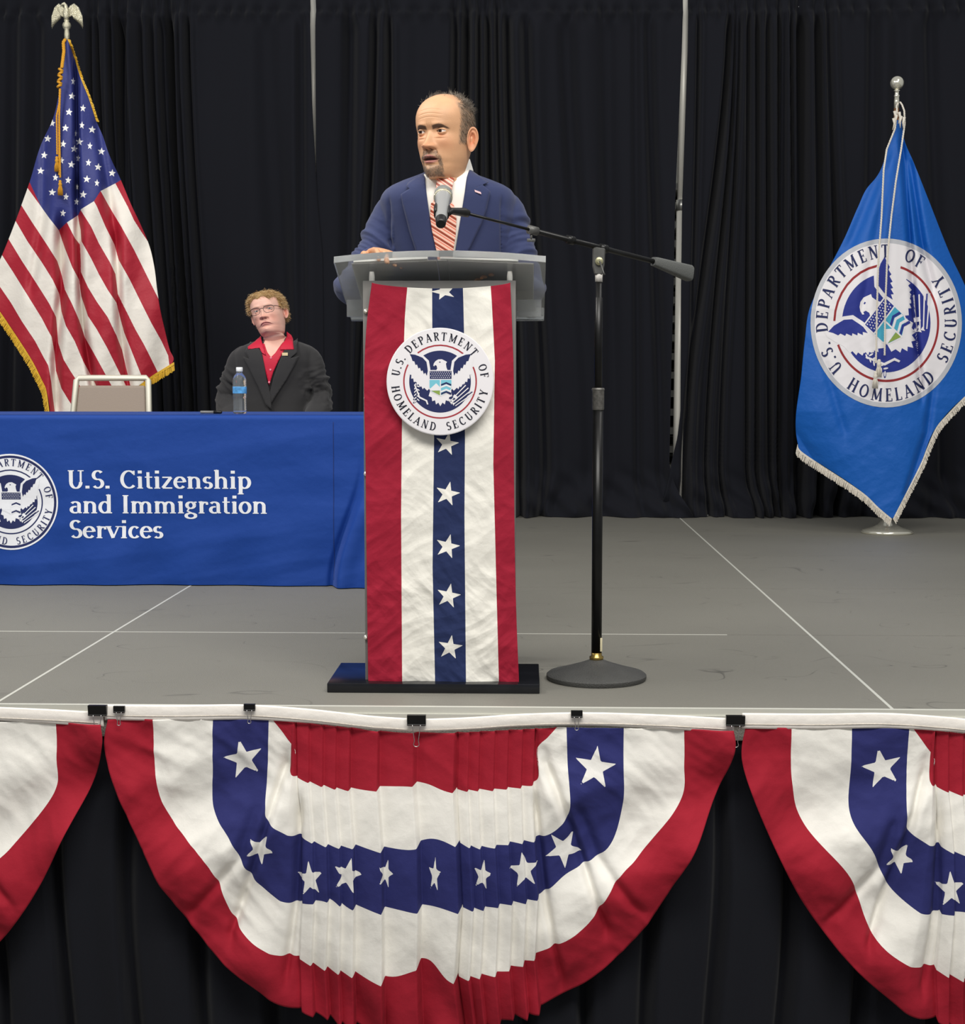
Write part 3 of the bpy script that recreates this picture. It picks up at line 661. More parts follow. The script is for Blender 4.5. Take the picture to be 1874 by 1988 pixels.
sm = put_polys(lay, lambda x, y, lv: tmap(SC[0]+x*SR, SC[2]+y*SR, lv), mats_seal, keys, .12)
for a in range(72):
    A0, A1 = 2*math.pi*a/72, 2*math.pi*(a+1)/72; r0, r1 = 1.0, 1.035
    q = np.array([(r*math.cos(b), r*math.sin(b)) for r, b in ((r0, A0), (r1, A0), (r1, A1), (r0, A1))])
    sm.add(tmap(SC[0]+q[:, 0]*SR, SC[2]+q[:, 1]*SR, 1), [(0, 1, 2, 3)], 1)
sm.build('printed_seal', mats_seal, cl, smooth=False)
LT = [('U.S. Citizenship', 134, 948, 486), ('and Immigration', 138, 996, 518), ('Services', 139, 1044, 316)]
mb = MB()
for s, xa, yb, xb in LT:
    p0 = PX(np.array(float(xa)), np.array(float(yb)), TYF); p1 = PX(np.array(float(xb)), np.array(float(yb)), TYF)
    put_polys([(q, 'white', 1) for q in text_line(s, p0[0]-.004, p0[2], .079, p1[0]-p0[0]+.01, 1.05)], lambda x, y, lv: tmap(x, y, lv), None, ['white'], .03, mb)
sx_ = float(PX(np.array(648.), np.array(900.), TYF)[0]); zq = np.linspace(.03, TZ-.03, 60); MB().tube(np.stack([np.full(60, sx_), front_y(np.full(60, sx_), zq)-.0006, zq], -1), .0011, 5).build('seam', M['navy'], cl)
mb.build('printed_lettering', M['lettwhite'], cl, smooth=False)

# bottle
bp = GX(466, 797, TZ+.002); bp[1] = max(bp[1], TYF+.06); bp = np.array([PX(np.array(466.), np.array(797.), TYF+.07)[0], TYF+.07, TZ+.004])
t = thing('water_bottle', 'clear ribbed plastic water bottle with a white cap on the blue table', 'bottle', bp)
prof = [(.0, 0), (.024, 0), (.0295, .004)]+[(.0295-.0022*abs(math.sin(i*math.pi/2)), .008+i*.0052) for i in range(13)]+[(.030, .078), (.030, .118)]+[(.0305-.0016*(i % 2), .122+i*.005) for i in range(5)]+[(.029, .15), (.024, .163), (.016, .173), (.0125, .178), (.0125, .186)]
MB().lathe(prof, bp, 36).build('bottle_body', mat('clear_plastic_bottle', (235, 242, 246), .08, trans=.92, ior=1.2), t)
MB().lathe([(.0135, .183), (.0145, .184), (.0145, .2), (.0132, .202), (0, .202)], bp, 28).build('cap', mat('white_cap', (240, 242, 244), .4), t)
lm = mat('bottle_label', (90, 160, 220), .35, var=.4, vscale=60)
MB().lathe([(.0304, .088), (.0307, .09), (.0307, .116), (.0304, .118)], bp, 36).build('label_wrap', lm, t)
# marker
p = PX(np.array(410.), np.array(796.), TYF+.05); pz = TZ+.011; a, b = p[0]-.048, p[0]+.048
t = thing('marker_pen', 'dark grey marker pen lying at the front of the blue table', 'pen', (p[0], TYF+.05, pz-.007))
MB().tube([(a, TYF+.052, pz), (a+.002, TYF+.052, pz), (a+.06, TYF+.05, pz)], [.004, .0065, .0065], 14).build('barrel', mat('grey_barrel', (120, 120, 120), .5), t)
MB().tube([(a+.06, TYF+.05, pz), (b-.004, TYF+.048, pz), (b, TYF+.048, pz)], [.0074, .007, .004], 14).build('pen_cap', M['blackpl'], t)

# chairs
def chair(x, y, label, rz):
    t = thing('banquet_chair', label, 'chair', (x, y, 0), None)
    gm = mat('champagne_frame', (244, 240, 222), .45, .1); fm = mat('taupe_upholstery', (158, 144, 132), .8, bump=(300, .2))
    c, s = math.cos(rz), math.sin(rz)
    W = lambda P: [(x+a*c-b*s, y+a*s+b*c, z) for a, b, z in P]
    hb, ht = .215, .190; zt = .905
    mb = MB(); mb.tube(W([(-hb, .2, .44), (-ht, .30, zt-.012), (-ht+.012, .302, zt), (ht-.012, .302, zt), (ht, .30, zt-.012), (hb, .2, .44)]), .0165, 4, sy=1.0); mb.build('back_frame', gm, t)
    V = []
    for k, (a, z0) in enumerate(((0, .46), (1, .865))):
        wd = hb+(ht-hb)*a-.016; yy = .205+.095*a
        V += [(-wd, yy-.018, z0), (wd, yy-.018, z0), (wd, yy+.018, z0), (-wd, yy+.018, z0)]
    m2 = MB(); m2.add(W(V), [(0, 1, 2, 3), (4, 7, 6, 5), (0, 4, 5, 1), (1, 5, 6, 2), (2, 6, 7, 3), (3, 7, 4, 0)])
    o = fixn(m2.build('backrest', fm, t, smooth=False)); bv = o.modifiers.new('b', 'BEVEL'); bv.width = .012; bv.segments = 3
    m3 = MB(); m3.box(-.22, .22, -.22, .2, .43, .49, bev=.02); v = np.concatenate(m3.v); m4 = MB(); m4.add(W(v), m3.f); m4.build('seat', fm, t)
    for sx in (-1, 1):
        for yy, y2 in ((-.19, -.21), (.2, .27)): MB().tube(W([(sx*.205, yy, .44), (sx*.215, y2, 0.0)]), .012, 8).build('leg', gm, t)
    return t
cp = PX(np.array(219.), np.array(711.), 4.0)
chair(cp[0]+.024, 3.62, 'empty banquet chair with a pale metal frame behind the blue table', .02)
# ================================================================== LECTERN
LY = .235
def X_(px, Y, py=900): return float(PX(np.array(float(px)), np.array(float(py)), Y)[0])
def Z_(py, Y, px=850): return float(PX(np.array(float(px)), np.array(float(py)), Y)[2])
lx0, lx1 = X_(635, .175, 1335), X_(1048, .175, 1335)
t = lect = thing('lectern', 'clear acrylic lectern with a black slab base in the middle of the stage', 'lectern', ((lx0+lx1)/2, .34, 0))
mb = MB().box(lx0, lx1, .175, .50, 0, .027, bev=.003); mb.build('base', mat('glossy_black_base', (22, 23, 27), .18, var=.3, vscale=14), t, sharp=30)
fx0, fx1 = X_(707, LY), X_(1001, LY); ztop = Z_(545, LY)
MB().box(fx0, fx1, LY-.005, LY+.005, .027, ztop, bev=.002).build('front_panel', M['frost'], t, sharp=30)
for x in (fx0, fx1-.01): MB().box(x, x+.01, LY+.006, LY+.22, .027, ztop-.03, bev=.002).build('side_panel', M['frost'], t, sharp=30)
for py in (604, 773, 920, 1238):
    z = Z_(py, LY-.01); MB().lathe([(.0, 0), (.006, 0), (.0075, .004), (.006, .009), (0, .01)], (X_(711, LY-.01, py), LY-.005, z), 16, axis=(0, -1, 0)).build('bolt', M['chrome'], t)
# sloping reading shelf with a bowed front edge
FY, FZ, BY, BZ = .185, 1.216, .60, 1.075
def shelf(u, w_, top):
    """u across 0..1, w_ 0 front .. 1 back"""
    xw0, xw1 = X_(648, FY, 505), X_(1060, FY, 505)
    bow = .034*(1-(2*u-1)**2)*(1-w_)**2
    Y = FY+(BY-FY)*w_-bow; Z = FZ+(BZ-FZ)*w_+bow*.4
    X = xw0+(xw1-xw0)*u
    return np.stack([X, Y+np.where(top, .007, 0), Z+np.where(top, .018, 0)], -1)
uu, wv_ = np.meshgrid(np.linspace(0, 1, 40), np.linspace(0, 1, 12))
A = shelf(uu, wv_, True); B = shelf(uu, wv_, False)
mb = MB(); mb.grid(A); mb.grid(B)
n = 40*12
def side(idx):
    for a, b in zip(idx, idx[1:]): mb.f.append((a, b, b+n, a+n)); mb.m.append(0)
side(list(range(40))); side(list(range(39, n, 40))); side(list(range(n-1, n-41, -1))); side(list(range(n-40, -1, -40)))
fixn(mb.build('reading_shelf', M['acryl'], t, smooth=False))
mb = MB().box(shelf(np.array(0.), np.array(1.), False)[0], shelf(np.array(1.), np.array(1.), False)[0], BY-.002, BY+.012, BZ-.004, BZ+.045, bev=.003); mb.build('book_ledge', M['acryl'], t, sharp=30)
mb = MB().box(shelf(np.array(0.), np.array(.5), False)[0]+.01, shelf(np.array(1.), np.array(.5), False)[0]-.01, .40, .412, 1.075, 1.125, bev=.002); mb.build('support_bar', M['acryl'], t, sharp=30)
for px in (722, 990):
    x = X_(px, LY+.01, 540); MB().tube([(x, LY+.012, ztop-.05), (x, LY+.012, ztop+.012), (x, LY+.012, 1.196)], [.008, .008, .0065], 14).build('standoff', M['white'], t)
    MB().tube([(x, LY+.012, 1.216), (x, LY+.012, 1.224)], .010, 14).build('standoff_cap', M['acryl'], t)
# open binder on the shelf
def onshelf(u, w_, h):
    p = shelf(np.array(float(u)), np.array(float(w_)), True)+0.0; p[2] += h; p[1] += h*.35; return p
t = thing('open_binder', 'open grey binder holding white pages on the acrylic lectern shelf', 'binder', onshelf(.5, .5, .001))
def slab(u0, u1, w0, w1, h0, h1):
    m = MB(); V = [onshelf(u, w_, h) for h in (h0, h1) for u, w_ in ((u0, w0), (u1, w0), (u1, w1), (u0, w1))]
    m.add(V, [(3, 2, 1, 0), (4, 5, 6, 7), (0, 1, 5, 4), (1, 2, 6, 5), (2, 3, 7, 6), (3, 0, 4, 7)]); return m
for u0, u1 in ((.075, .485), (.535, .945)):
    o = fixn(slab(u0, u1, .11, .90, .003, .0065).build('cover', M['folder'], t, smooth=False)); bv = o.modifiers.new('b', 'BEVEL'); bv.width = .002
fixn(slab(.488, .532, .11, .90, .003, .006).build('spine', M['folder'], t, smooth=False))
for u0, u1, h in ((.085, .44, .016), (.50, .87, .013)): fixn(slab(u0, u1, .105, .86, .008, h).build('page_stack', M['white'], t, smooth=False))

# ------------------------------------------------------------------ generic hanging cloth
def hfield(L, R, y0, y1, Y0, depth, nx, ny):
    py = np.linspace(y0, y1, ny); u = np.linspace(0, 1, nx)
    xl, xr = smooth_ip(L, py), smooth_ip(R, py); U = np.repeat(u[None], ny, 0); PY = np.repeat(py[:, None], nx, 1)
    PXx = xl[:, None]*(1-U)+xr[:, None]*U
    return PX(PXx, PY, Y0-depth(PXx, PY)), PXx, PY, U
# banner down the front of the lectern
BNL = [(550, 722), (620, 713), (700, 708), (900, 710), (1100, 712), (1326, 715)]; BNR = [(550, 991), (620, 994), (700, 997), (900, 998), (1200, 1003), (1326, 1008)]
def bdepth(x, y):
    k = ss(548, 640, y); c = crumple(x/62., y/62., 21, 22, 1.0, .5, 2.4); c2 = crumple(x/130., y/150., 5, 10, 1.0, .6, 1.6)
    return .004+.013*np.maximum(c, -.4)*(.35+.65*k)*(.55+.45*ss(1000, 1200, y))+.008*c2+.006*np.sin(x/14.)*(1-ss(548, 600, y))+.004*ss(1250, 1330, y)*np.sin(x/23)
V, x, y, U = hfield(BNL, BNR, 548, 1326, LY-.013, bdepth, 330, 800)
sag = 12*np.sin(np.pi*U)**.6*(1-ss(548, 590, y)); V[..., 2] -= sag/690.
bd = [ip(t_, y) for t_ in ([(548, 791), (620, 786), (780, 781), (1000, 779), (1330, 781)], [(548, 839), (760, 840), (850, 843), (1100, 840), (1330, 845)], [(548, 899), (640, 901), (850, 903), (1000, 902), (1330, 905)], [(548, 953), (700, 961), (900, 958), (1100, 963), (1330, 969)])]
sd = stars_sdf(x, y, [(862, 556, 26, 3.5), (868, 862, 24, .2), (869, 959, 25, .22), (869, 1061, 25, .25), (871, 1157, 25, .2), (874, 1257, 25, .15)])
t = thing('lectern_banner', 'crumpled vertical banner of red, white and starred blue stripes covering the lectern front', 'banner', (X_(858, LY), LY-.02, .04))
MB().grid(V[::-1]).build('striped_cloth', M['banner'], t, solid=.0012,
    attrs={'red': np.maximum(bd[0]-x, x-bd[3])[::-1], 'blue': np.minimum(x-bd[1], bd[2]-x)[::-1], 'star': sd[::-1]})
hem = PX(np.linspace(716, 1008, 40), np.full(40, 1325.), LY-.018); MB().tube(hem, .003, 6).build('bottom_hem', mat('dark_red_hem', (120, 14, 32), .8), t)
# seal sign
sc = PX(np.array(854.5), np.array(741.), .185); SRD = .1505; ys = .186
t = thing('seal_sign', 'round white seal plaque with an eagle hanging on the front of the lectern banner', 'sign', (sc[0], ys+.004, sc[2]-SRD))
MB().lathe([(0, -.008), (SRD-.001, -.008), (SRD, -.007), (SRD, -.0005), (SRD-.001, 0), (0, 0)], (sc[0], ys, sc[2]), 96, axis=(0, -1, 0)).build('plaque', M['sealwhite'], t, sharp=30)
ms = [M['sealwhite'], M['sealwhite'], M['sealred'], M['navy'], M['sealwhite'], M['sealteal'], M['sealgreen'], mat('black_text', (22, 24, 44), .6)]
put_polys(lay, lambda a, b, lv: np.stack([sc[0]+a*SRD*.985, np.full(a.shape, ys-.0006-.00025*lv), sc[2]+b*SRD*.985], -1), ms, keys, 9).build('printed_emblem', ms, t, smooth=False)

# ================================================================== MICROPHONE STAND
sb = GX(1158, 1318, 0.0); sx, sy = sb[0], sb[1]
t = thing('microphone_stand', 'black boom microphone stand on a round base right of the lectern', 'microphone stand', (sx, sy, 0))
MB().lathe([(0, 0), (.146, 0), (.149, .006), (.149, .014), (.143, .019), (.10, .031), (.05, .047), (.026, .056), (.018, .06), (0, .06)], (sx, sy, 0), 72).build('round_base', mat('textured_grey_cast_base', (78, 78, 76), .6, .2, bump=(300, .4), var=.15, vscale=12), t, sharp=50)
MB().lathe([(0, .058), (.019, .058), (.021, .062), (.021, .068), (.016, .071), (.016, .08), (0, .08)], (sx, sy, 0), 24).build('brass_nut', mat('brass', (176, 150, 84), .3, .9), t)
zc, zt = Z_(790, sy, 1157), Z_(757, sy, 1157)
MB().tube([(sx, sy, .07), (sx, sy, zc)], .0155, 24).build('lower_tube', M['black'], t)
MB().box(sx+.010, sx+.0165, sy-.016, sy-.006, .085, .125, bev=.001).build('worn_sticker', mat('cream_sticker', (215, 205, 170), .7), t)
cz = (zc+zt)/2; MB().lathe([(0, -.034), (.0165, -.034), (.018, -.030), (.018, .022), (.0195, .026), (.0175, .031), (0, .031)], (sx, sy, cz), 28).build('clutch', mat('scuffed_clutch', (112, 110, 106), .5, .6, var=.35, vscale=90), t, sharp=40)
zu = Z_(578, sy, 1157); zl = Z_(546, sy, 1157); zh = Z_(500, sy, 1157)
MB().tube([(sx, sy, zt-.02), (sx, sy, zu), (sx, sy, zu+.001), (sx, sy, zl)], [.0118, .0118, .0095, .0095], 20).build('upper_tube', M['black'], t)
MB().tube([(sx, sy, zl-.002), (sx, sy, zl+.028)], .0108, 20).build('white_tape', mat('white_tape', (214, 210, 204), .6, var=.2, vscale=120), t)
# boom
bl = PX(np.array(886.), np.array(409.), .10); br = PX(np.array(1290.), np.array(511.), .55); bt = PX(np.array(1378.), np.array(527.), .65)
bc = PX(np.array(1158.), np.array(479.), sy); bl2 = bl; d1 = (br-bl)
br = bl+(bc-bl)*1.47; dirb = (br-bl)/np.linalg.norm(br-bl); bt = br+dirb*.15
f = lambda s: bl+(br-bl)*s
s_j = np.linalg.norm(PX(np.array(1030.), np.array(447.), .26)-bl)/np.linalg.norm(br-bl)
MB().tube([f(.03), f(s_j+.02)], .0042, 14).build('boom_rod', M['black'], t)
MB().tube([f(s_j), f(1.0)], .0078, 18).build('boom_tube', M['black'], t)
MB().tube([f(s_j-.012), f(s_j+.028)], .0125, 18).build('boom_clutch', M['greymet'], t)
for s0 in (.545, .715): MB().tube([f(s0-.016), f(s0+.018)], .0125, 18).build('boom_collar', M['black'], t)
k = f(s_j); MB().tube([k+np.array((0, 0, -.012)), k+np.array((0, 0, -.026))], .0035, 10).box(k[0]-.012, k[0]+.012, k[1]-.003, k[1]+.003, k[2]-.033, k[2]-.024, bev=.002).build('wing_screw', M['greymet'], t)
m = MB(); w0 = f(.985); sdv = np.cross(dirb, (0, 0, 1)); sdv /= np.linalg.norm(sdv); upv = np.cross(sdv, dirb)
V = []
for a, hh, ww, dn in ((0, .013, .012, 0), (.012, .0145, .0135, 0), (.150, .025, .019, -.008), (.157, .022, .016, -.008)):
    for i in range(16):
        th = 2*math.pi*i/16; cx_ = np.sign(math.cos(th))*abs(math.cos(th))**.5; cz_ = np.sign(math.sin(th))*abs(math.sin(th))**.5
        V.append(w0+dirb*a+sdv*ww*cx_*.9+upv*(hh*cz_+dn))
F = [(j*16+i, j*16+(i+1) % 16, (j+1)*16+(i+1) % 16, (j+1)*16+i) for j in range(3) for i in range(16)]+[tuple(range(16))[::-1], tuple(range(48, 64))]
fixn(m.add(V, F).build('counterweight', mat('grey_rubber_weight', (92, 94, 92), .6, bump=(400, .3)), t, sharp=40))
# swivel joint under the boom
mb = MB(); V = []
for yy in (-.012, .012):
    V += [(sx-.019, sy+yy, zh-.026), (sx-.013, sy+yy, zh-.05), (sx+.010, sy+yy, zh-.05), (sx+.016, sy+yy, zh-.022), (sx+.018, sy+yy, bc[2]-.006), (sx-.019, sy+yy, bc[2]-.0)]
mb.add(V, [(0, 1, 2, 3, 4, 5), (11, 10, 9, 8, 7, 6)]+[(i, i+6, (i+1) % 6+6, (i+1) % 6) for i in range(6)]); o = fixn(mb.build('swivel_bracket', M['greymet'], t, smooth=False)); bv = o.modifiers.new('b', 'BEVEL'); bv.width = .003
MB().lathe([(0, -.004), (.0115, -.004), (.0115, .004), (.006, .007), (.006, .012), (0, .012)], (sx, sy-.014, zh-.012), 24, axis=(0, -1, 0)).build('pivot_nut', mat('pale_brass', (190, 186, 150), .35, .8), t, sharp=40)
MB().tube([(sx+.001, sy-.027, zh-.012), (sx+.012, sy-.03, zh-.045), (sx+.014, sy-.031, zh-.052)], [.0022, .0022, .0042], 10).build('t_handle', M['greymet'], t)
mc = PX(np.array(888.), np.array(411.), .10)
# clip and wireless microphone
ball = PX(np.array(861.), np.array(377.), .165); tail = PX(np.array(856.), np.array(435.), -.03)
ax = (ball-tail); Lm = np.linalg.norm(ax); ax = ax/Lm; q = lambda s: tail+ax*s
cp_ = q(Lm*.40)
mb = MB(); e = f(.055); mb.tube([e, e*.65+bl*.35+np.array((0, 0, .001)), cp_*.35+bl*.65, cp_+np.array((.017, 0, -.004))], [.010, .0125, .009, .008], 18); mb.build('clip_joint', M['blackpl'], t)
vv_ = []; sdm = np.cross(ax, (0, 0, 1)); sdm /= np.linalg.norm(sdm); upm = np.cross(sdm, ax)
for a in (Lm*.30, Lm*.52):
    rr = .0195 if a < Lm*.5 else .0215
    for i in range(17):
        th = math.radians(-215+250*i/16-10); vv_.append(q(a)+sdm*rr*math.cos(th)+upm*rr*math.sin(th))
F = [(i, i+1, 18+i, 17+i) for i in range(16)]
MB().add(vv_, F).build('clip_cradle', M['blackpl'], t, solid=.003)
t = thing('microphone', 'silver and black handheld wireless microphone with a ball grille on the boom clip', 'microphone', q(Lm*.5))
def rod(name, prof, mt):  # prof (s, r)
    MB().tube([q(s) for s, r in prof], [r for s, r in prof], 32).build(name, mt, t, sharp=35)
rod('black_end', [(0, .011), (.003, .0135), (.018, .0135), (.032, .0150)], M['blackpl'])
rod('body', [(.032, .0158), (.09, .0175), (.14, .0195), (.165, .021), (.19, .0235)], mat('satin_nickel_body', (206, 206, 204), .25, .65))
rod('grille_band', [(.188, .0245), (.19, .026), (.197, .026), (.199, .0245)], M['silver'])
gz = .22; rod('ball_grille', [(gz+.0255*math.sin(a)*1.05, max(.0255*math.cos(a), .0004)) for a in np.linspace(-.95, math.pi/2, 14)], mat('wire_mesh_grille', (200, 202, 198), .4, .7, bump=(900, 1.0)))

# ================================================================== FLAGS
def fringe(P, Ln, seed, Y0, depth, down=(0, 1), step=1.6, gap=.55):
    """threads hanging along a polyline (photo frame) of length Ln"""
    P = resample(P, max(8, int(np.hypot(*np.diff(np.array(P, float), axis=0).T).sum()/step))); r = np.random.RandomState(seed); mb = MB()
    for i in range(len(P)-1):
        a, b = P[i], P[i]+(P[i+1]-P[i])*.95; l = Ln*r.uniform(.88, 1.05); dx, dy = down[0]*l+r.uniform(-.8, .8), down[1]*l
        q_ = np.array([a, b, b+(dx, dy), a+(dx, dy)]); dd = depth(q_[:, 0], q_[:, 1])+r.uniform(-.003, .004); dd[2:] = dd[:2]+r.uniform(-.004, .004)
        mb.add(PX(q_[:, 0], q_[:, 1], Y0-dd), [(0, 3, 2, 1)])
    # woven heading
    hd = np.concatenate([P, P+np.array(down)*Ln*.28]); n_ = len(P)
    mb.add(PX(hd[:, 0], hd[:, 1], Y0-depth(hd[:, 0], hd[:, 1])-.003), [(i, n_+i, n_+i+1, i+1) for i in range(n_-1)])
    return mb
def tassel(c, s, mt, parent):
    c = np.array(c)
    MB().lathe([(0, .045*s), (.006*s, .044*s), (.011*s, .036*s), (.008*s, .028*s), (.0135*s, .018*s), (.0135*s, .010*s), (.009*s, .004*s), (.010*s, 0)], c, 20).build('tassel_head', mt, parent)
    mb = MB(); r = random.Random(3)
    for i in range(64):
        a = 6.283*i/64*3.02; rr = .0095*s*math.sqrt(r.uniform(.1, 1)); ll = .062*s*r.uniform(.88, 1.04); k = r.uniform(1.5, 2.0)
        mb.tube([c+(rr*math.cos(a), rr*math.sin(a), .004*s), c+(rr*k*math.cos(a), rr*k*math.sin(a), -ll*.4), c+(rr*k*1.05*math.cos(a), rr*k*1.05*math.sin(a), -ll)], .0013*s, 4)
    mb.build('tassel_skirt', mt, parent)
def rope(pts, r, mt, parent, name='cord'):
    P = [Vector(p) for p in pts]; n = max(8, int(sum((b-a).length for a, b in zip(P, P[1:]))/.004)); 
    A = np.array([p[:] for p in P]); s = np.r_[0, np.cumsum(np.linalg.norm(np.diff(A, axis=0), axis=1))]; t_ = np.linspace(0, s[-1], n)
    Q = np.stack([np.interp(t_, s, A[:, i]) for i in range(3)], -1); mb = MB()
    for ph in (0, 2.09, 4.19):
        w_ = t_/.011*1.6+ph; mb.tube(Q+np.stack([np.cos(w_), np.sin(w_), 0*w_], -1)*r*.5, r*.62, 5)
    return mb.build(name, mt, parent)
def pole(name_lab, x, y, ztop, gold=False):
    t = thing('flagpole', name_lab, 'flagpole', (x, y, 0))
    MB().lathe([(0, 0), (.146, 0), (.150, .004), (.150, .014), (.138, .022), (.09, .034), (.055, .052), (.036, .074), (.026, .08), (.026, .11), (0, .11)], (x, y, 0), 64).build('base', M['chrome'], t)
    MB().tube([(x, y, .08), (x, y, ztop)], .0145, 18).build('pole', mat('oak_pole', (134, 92, 58), .4, var=.15, vscale=20), t)
    return t
# --- striped flag
FYU = 4.50; ux = float(PX(np.array(127.), np.array(74.), FYU)[0]); uz = float(PX(np.array(127.), np.array(74.), FYU)[2])
t = pole('tall flagpole topped by a silver eagle behind the table on the left', ux, FYU+.03, uz)
MB().lathe([(0, -.02), (.0145, -.02), (.015, .03), (.013, .052), (.02, .06), (.024, .075), (.02, .088), (.013, .095), (.015, .105), (0, .107)], (ux, FYU+.03, uz), 32).build('ferrule', M['silver'], t)
# eagle
ez = uz+.105; mb = MB(); ey = FYU+.03
mb.tube([(ux, ey, ez-.005), (ux, ey-.004, ez+.018), (ux, ey-.006, ez+.042), (ux, ey-.004, ez+.062), (ux-.002, ey-.006, ez+.078), (ux-.010, ey-.008, ez+.087), (ux-.020, ey-.01, ez+.083), (ux-.027, ey-.01, ez+.074)], [.011, .017, .019, .013, .0095, .010, .006, .0015], 18)
for sg in (-1, 1):
    N_ = 9
    for j in range(N_):
        a = j/(N_-1); root = np.array((ux+sg*(.010+.008*a), ey-.002, ez+.048-.03*a))
        sh = np.array((ux+sg*(.030+.012*(1-a)), ey+.004, ez+.080-.052*a)); tip = np.array((ux+sg*(.086-.045*a**1.3), ey+.012, ez-.045+.050*a))
        mid = np.array((ux+sg*(.072-.030*a), ey+.008, ez+.052-.040*a))
        mb.tube([root, sh, mid*.75+sh*.25, mid*.55+tip*.45, tip], [.007, .0095, .0095, .007, .0015], 8, sy=.6)
    mb.tube([(ux+sg*.010, ey, ez+.042), (ux+sg*.026, ey+.002, ez+.072), (ux+sg*.042, ey+.004, ez+.083), (ux+sg*.062, ey+.006, ez+.066), (ux+sg*.082, ey+.009, ez+.02), (ux+sg*.088, ey+.011, ez-.035)], [.008, .009, .0085, .008, .006, .002], 10)
mb.build('eagle', M['silver'], t)
UL = [(76, 125), (100, 122), (160, 119), (180, 115), (230, 103), (280, 80), (355, 57), (400, 41), (430, 30), (500, 2), (560, -25), (572, -24), (605, 0), (636, 21), (669, 43), (703, 64), (737, 81), (758, 90), (788, 96), (830, 100)]
UR = [(76, 131), (100, 140), (150, 156), (190, 172), (235, 187), (260, 198), (300, 212), (350, 235), (400, 256), (440, 275), (480, 291), (520, 300), (560, 305), (600, 311), (640, 320), (680, 330), (700, 337), (706, 334), (735, 289), (790, 215), (830, 162)]
UV = [([(142, 90), (148, 160), (150, 370)], 5, .05), ([(150, 370), (152, 420), (156, 560), (162, 640), (190, 800)], 7, .045), ([(118, 440), (120, 560), (108, 700), (110, 800)], 9, .045),
      ([(226, 470), (232, 620), (250, 760)], 8, .035), ([(190, 240), (205, 340), (226, 470)], 9, .02), ([(90, 250), (84, 420), (60, 560)], 10, .02)]
def udepth(x, y):
    c = ip([(76, 128), (300, 135), (600, 150), (830, 135)], y); h = ip([(76, 6), (200, 40), (350, 85), (500, 140), (600, 165), (830, 160)], y)
    u = (x-c)/h; return .03+.10*ss(76, 350, y)*(1-np.clip(u, -1.3, 1.3)**2)-2.0*valleys(x, y, UV)+.016*np.sin(x/13.+y/60.)*ss(150, 300, y)+.006*crumple(x/60., y/60., 31, 14)*ss(300, 450, y)
V, x, y, U = hfield(UL, UR, 77, 830, FYU, udepth, 230, 560)
k_ = 4.685; BB = [[(0, 960), (100, 1110), (200, 1260), (300, 1420), (380, 1560), (420, 1680), (450, 1820)], [(0, 735), (100, 880), (200, 1050), (320, 1230), (400, 1380), (440, 1450), (465, 1600), (480, 1740), (490, 1820)],
 [(35, 470), (120, 600), (250, 810), (380, 1020), (470, 1190), (495, 1330), (510, 1500), (560, 1660), (620, 1760), (660, 1820)], [(90, 320), (200, 500), (330, 700), (450, 890), (510, 1010), (530, 1250), (580, 1400), (640, 1500), (700, 1590), (800, 1750), (840, 1820)],
 [(145, 140), (250, 320), (380, 510), (480, 670), (540, 800), (560, 960), (600, 1090), (680, 1230), (760, 1420), (860, 1600), (960, 1820)], [(205, 10), (300, 160), (420, 340), (520, 500), (565, 640), (590, 760), (660, 900), (720, 1040), (770, 1190), (850, 1330), (910, 1440), (1050, 1700)],
 [(370, 0), (450, 110), (535, 220), (590, 380), (660, 560), (720, 670), (740, 820), (800, 1000), (880, 1120), (970, 1280), (1050, 1440)], [(610, 150), (680, 290), (730, 350), (735, 500), (735, 600), (800, 740), (880, 870), (980, 1010), (1060, 1180), (1110, 1310), (1140, 1440)],
 [(705, 60), (735, 220), (740, 320), (830, 480), (900, 620), (980, 760), (1060, 880), (1090, 1000), (1130, 1150), (1190, 1300), (1245, 1440)], [(735, 40), (830, 190), (900, 340), (1000, 510), (1050, 620), (1070, 800), (1140, 940), (1230, 1120), (1310, 1260), (1380, 1400), (1420, 1480)],
 [(855, -44), (880, 0), (960, 190), (1040, 350), (1080, 490), (1180, 670), (1280, 870), (1380, 1070), (1470, 1230), (1530, 1360), (1540, 1440)], [(915, -136), (990, 0), (1100, 180), (1220, 400), (1320, 600), (1400, 760), (1470, 900), (1560, 1100)], [(1050, -206), (1160, 0), (1220, 130), (1290, 240), (1400, 400), (1500, 700)]]
bx = []
for b in BB:
    b = np.array(b, float)/k_+(0, 400); s0 = (b[1]-b[0])/(b[1, 1]-b[0, 1]); s1 = (b[-1]-b[-2])/(b[-1, 1]-b[-2, 1])
    b = np.vstack([b[0]+s0*(250-b[0, 1]), b, b[-1]+s1*(900-b[-1, 1])]); bx.append(np.interp(y, b[:, 1], b[:, 0]))
for i in range(1, 13): bx[i] = np.maximum(bx[i], bx[i-1]+.6)
phi = np.where(x < bx[0], .01, 0.)
for i in range(12): phi = np.where((x >= bx[i]) & (x < bx[i+1]), i+(x-bx[i])/(bx[i+1]-bx[i]), phi)
phi = np.where(x >= bx[12], 12+np.minimum((x-bx[12])/10, .9), phi)
red = np.sin(np.pi*phi)
canton = poly_sdf(x, y, [(57.6, 354), (79, 400), (96, 423.5), (114, 447), (130, 432), (152.6, 417), (157.7, 406), (182.5, 390.6), (195, 371), (224, 356), (236, 349), (260, 300), (260, 0), (-50, 0), (-50, 354)])
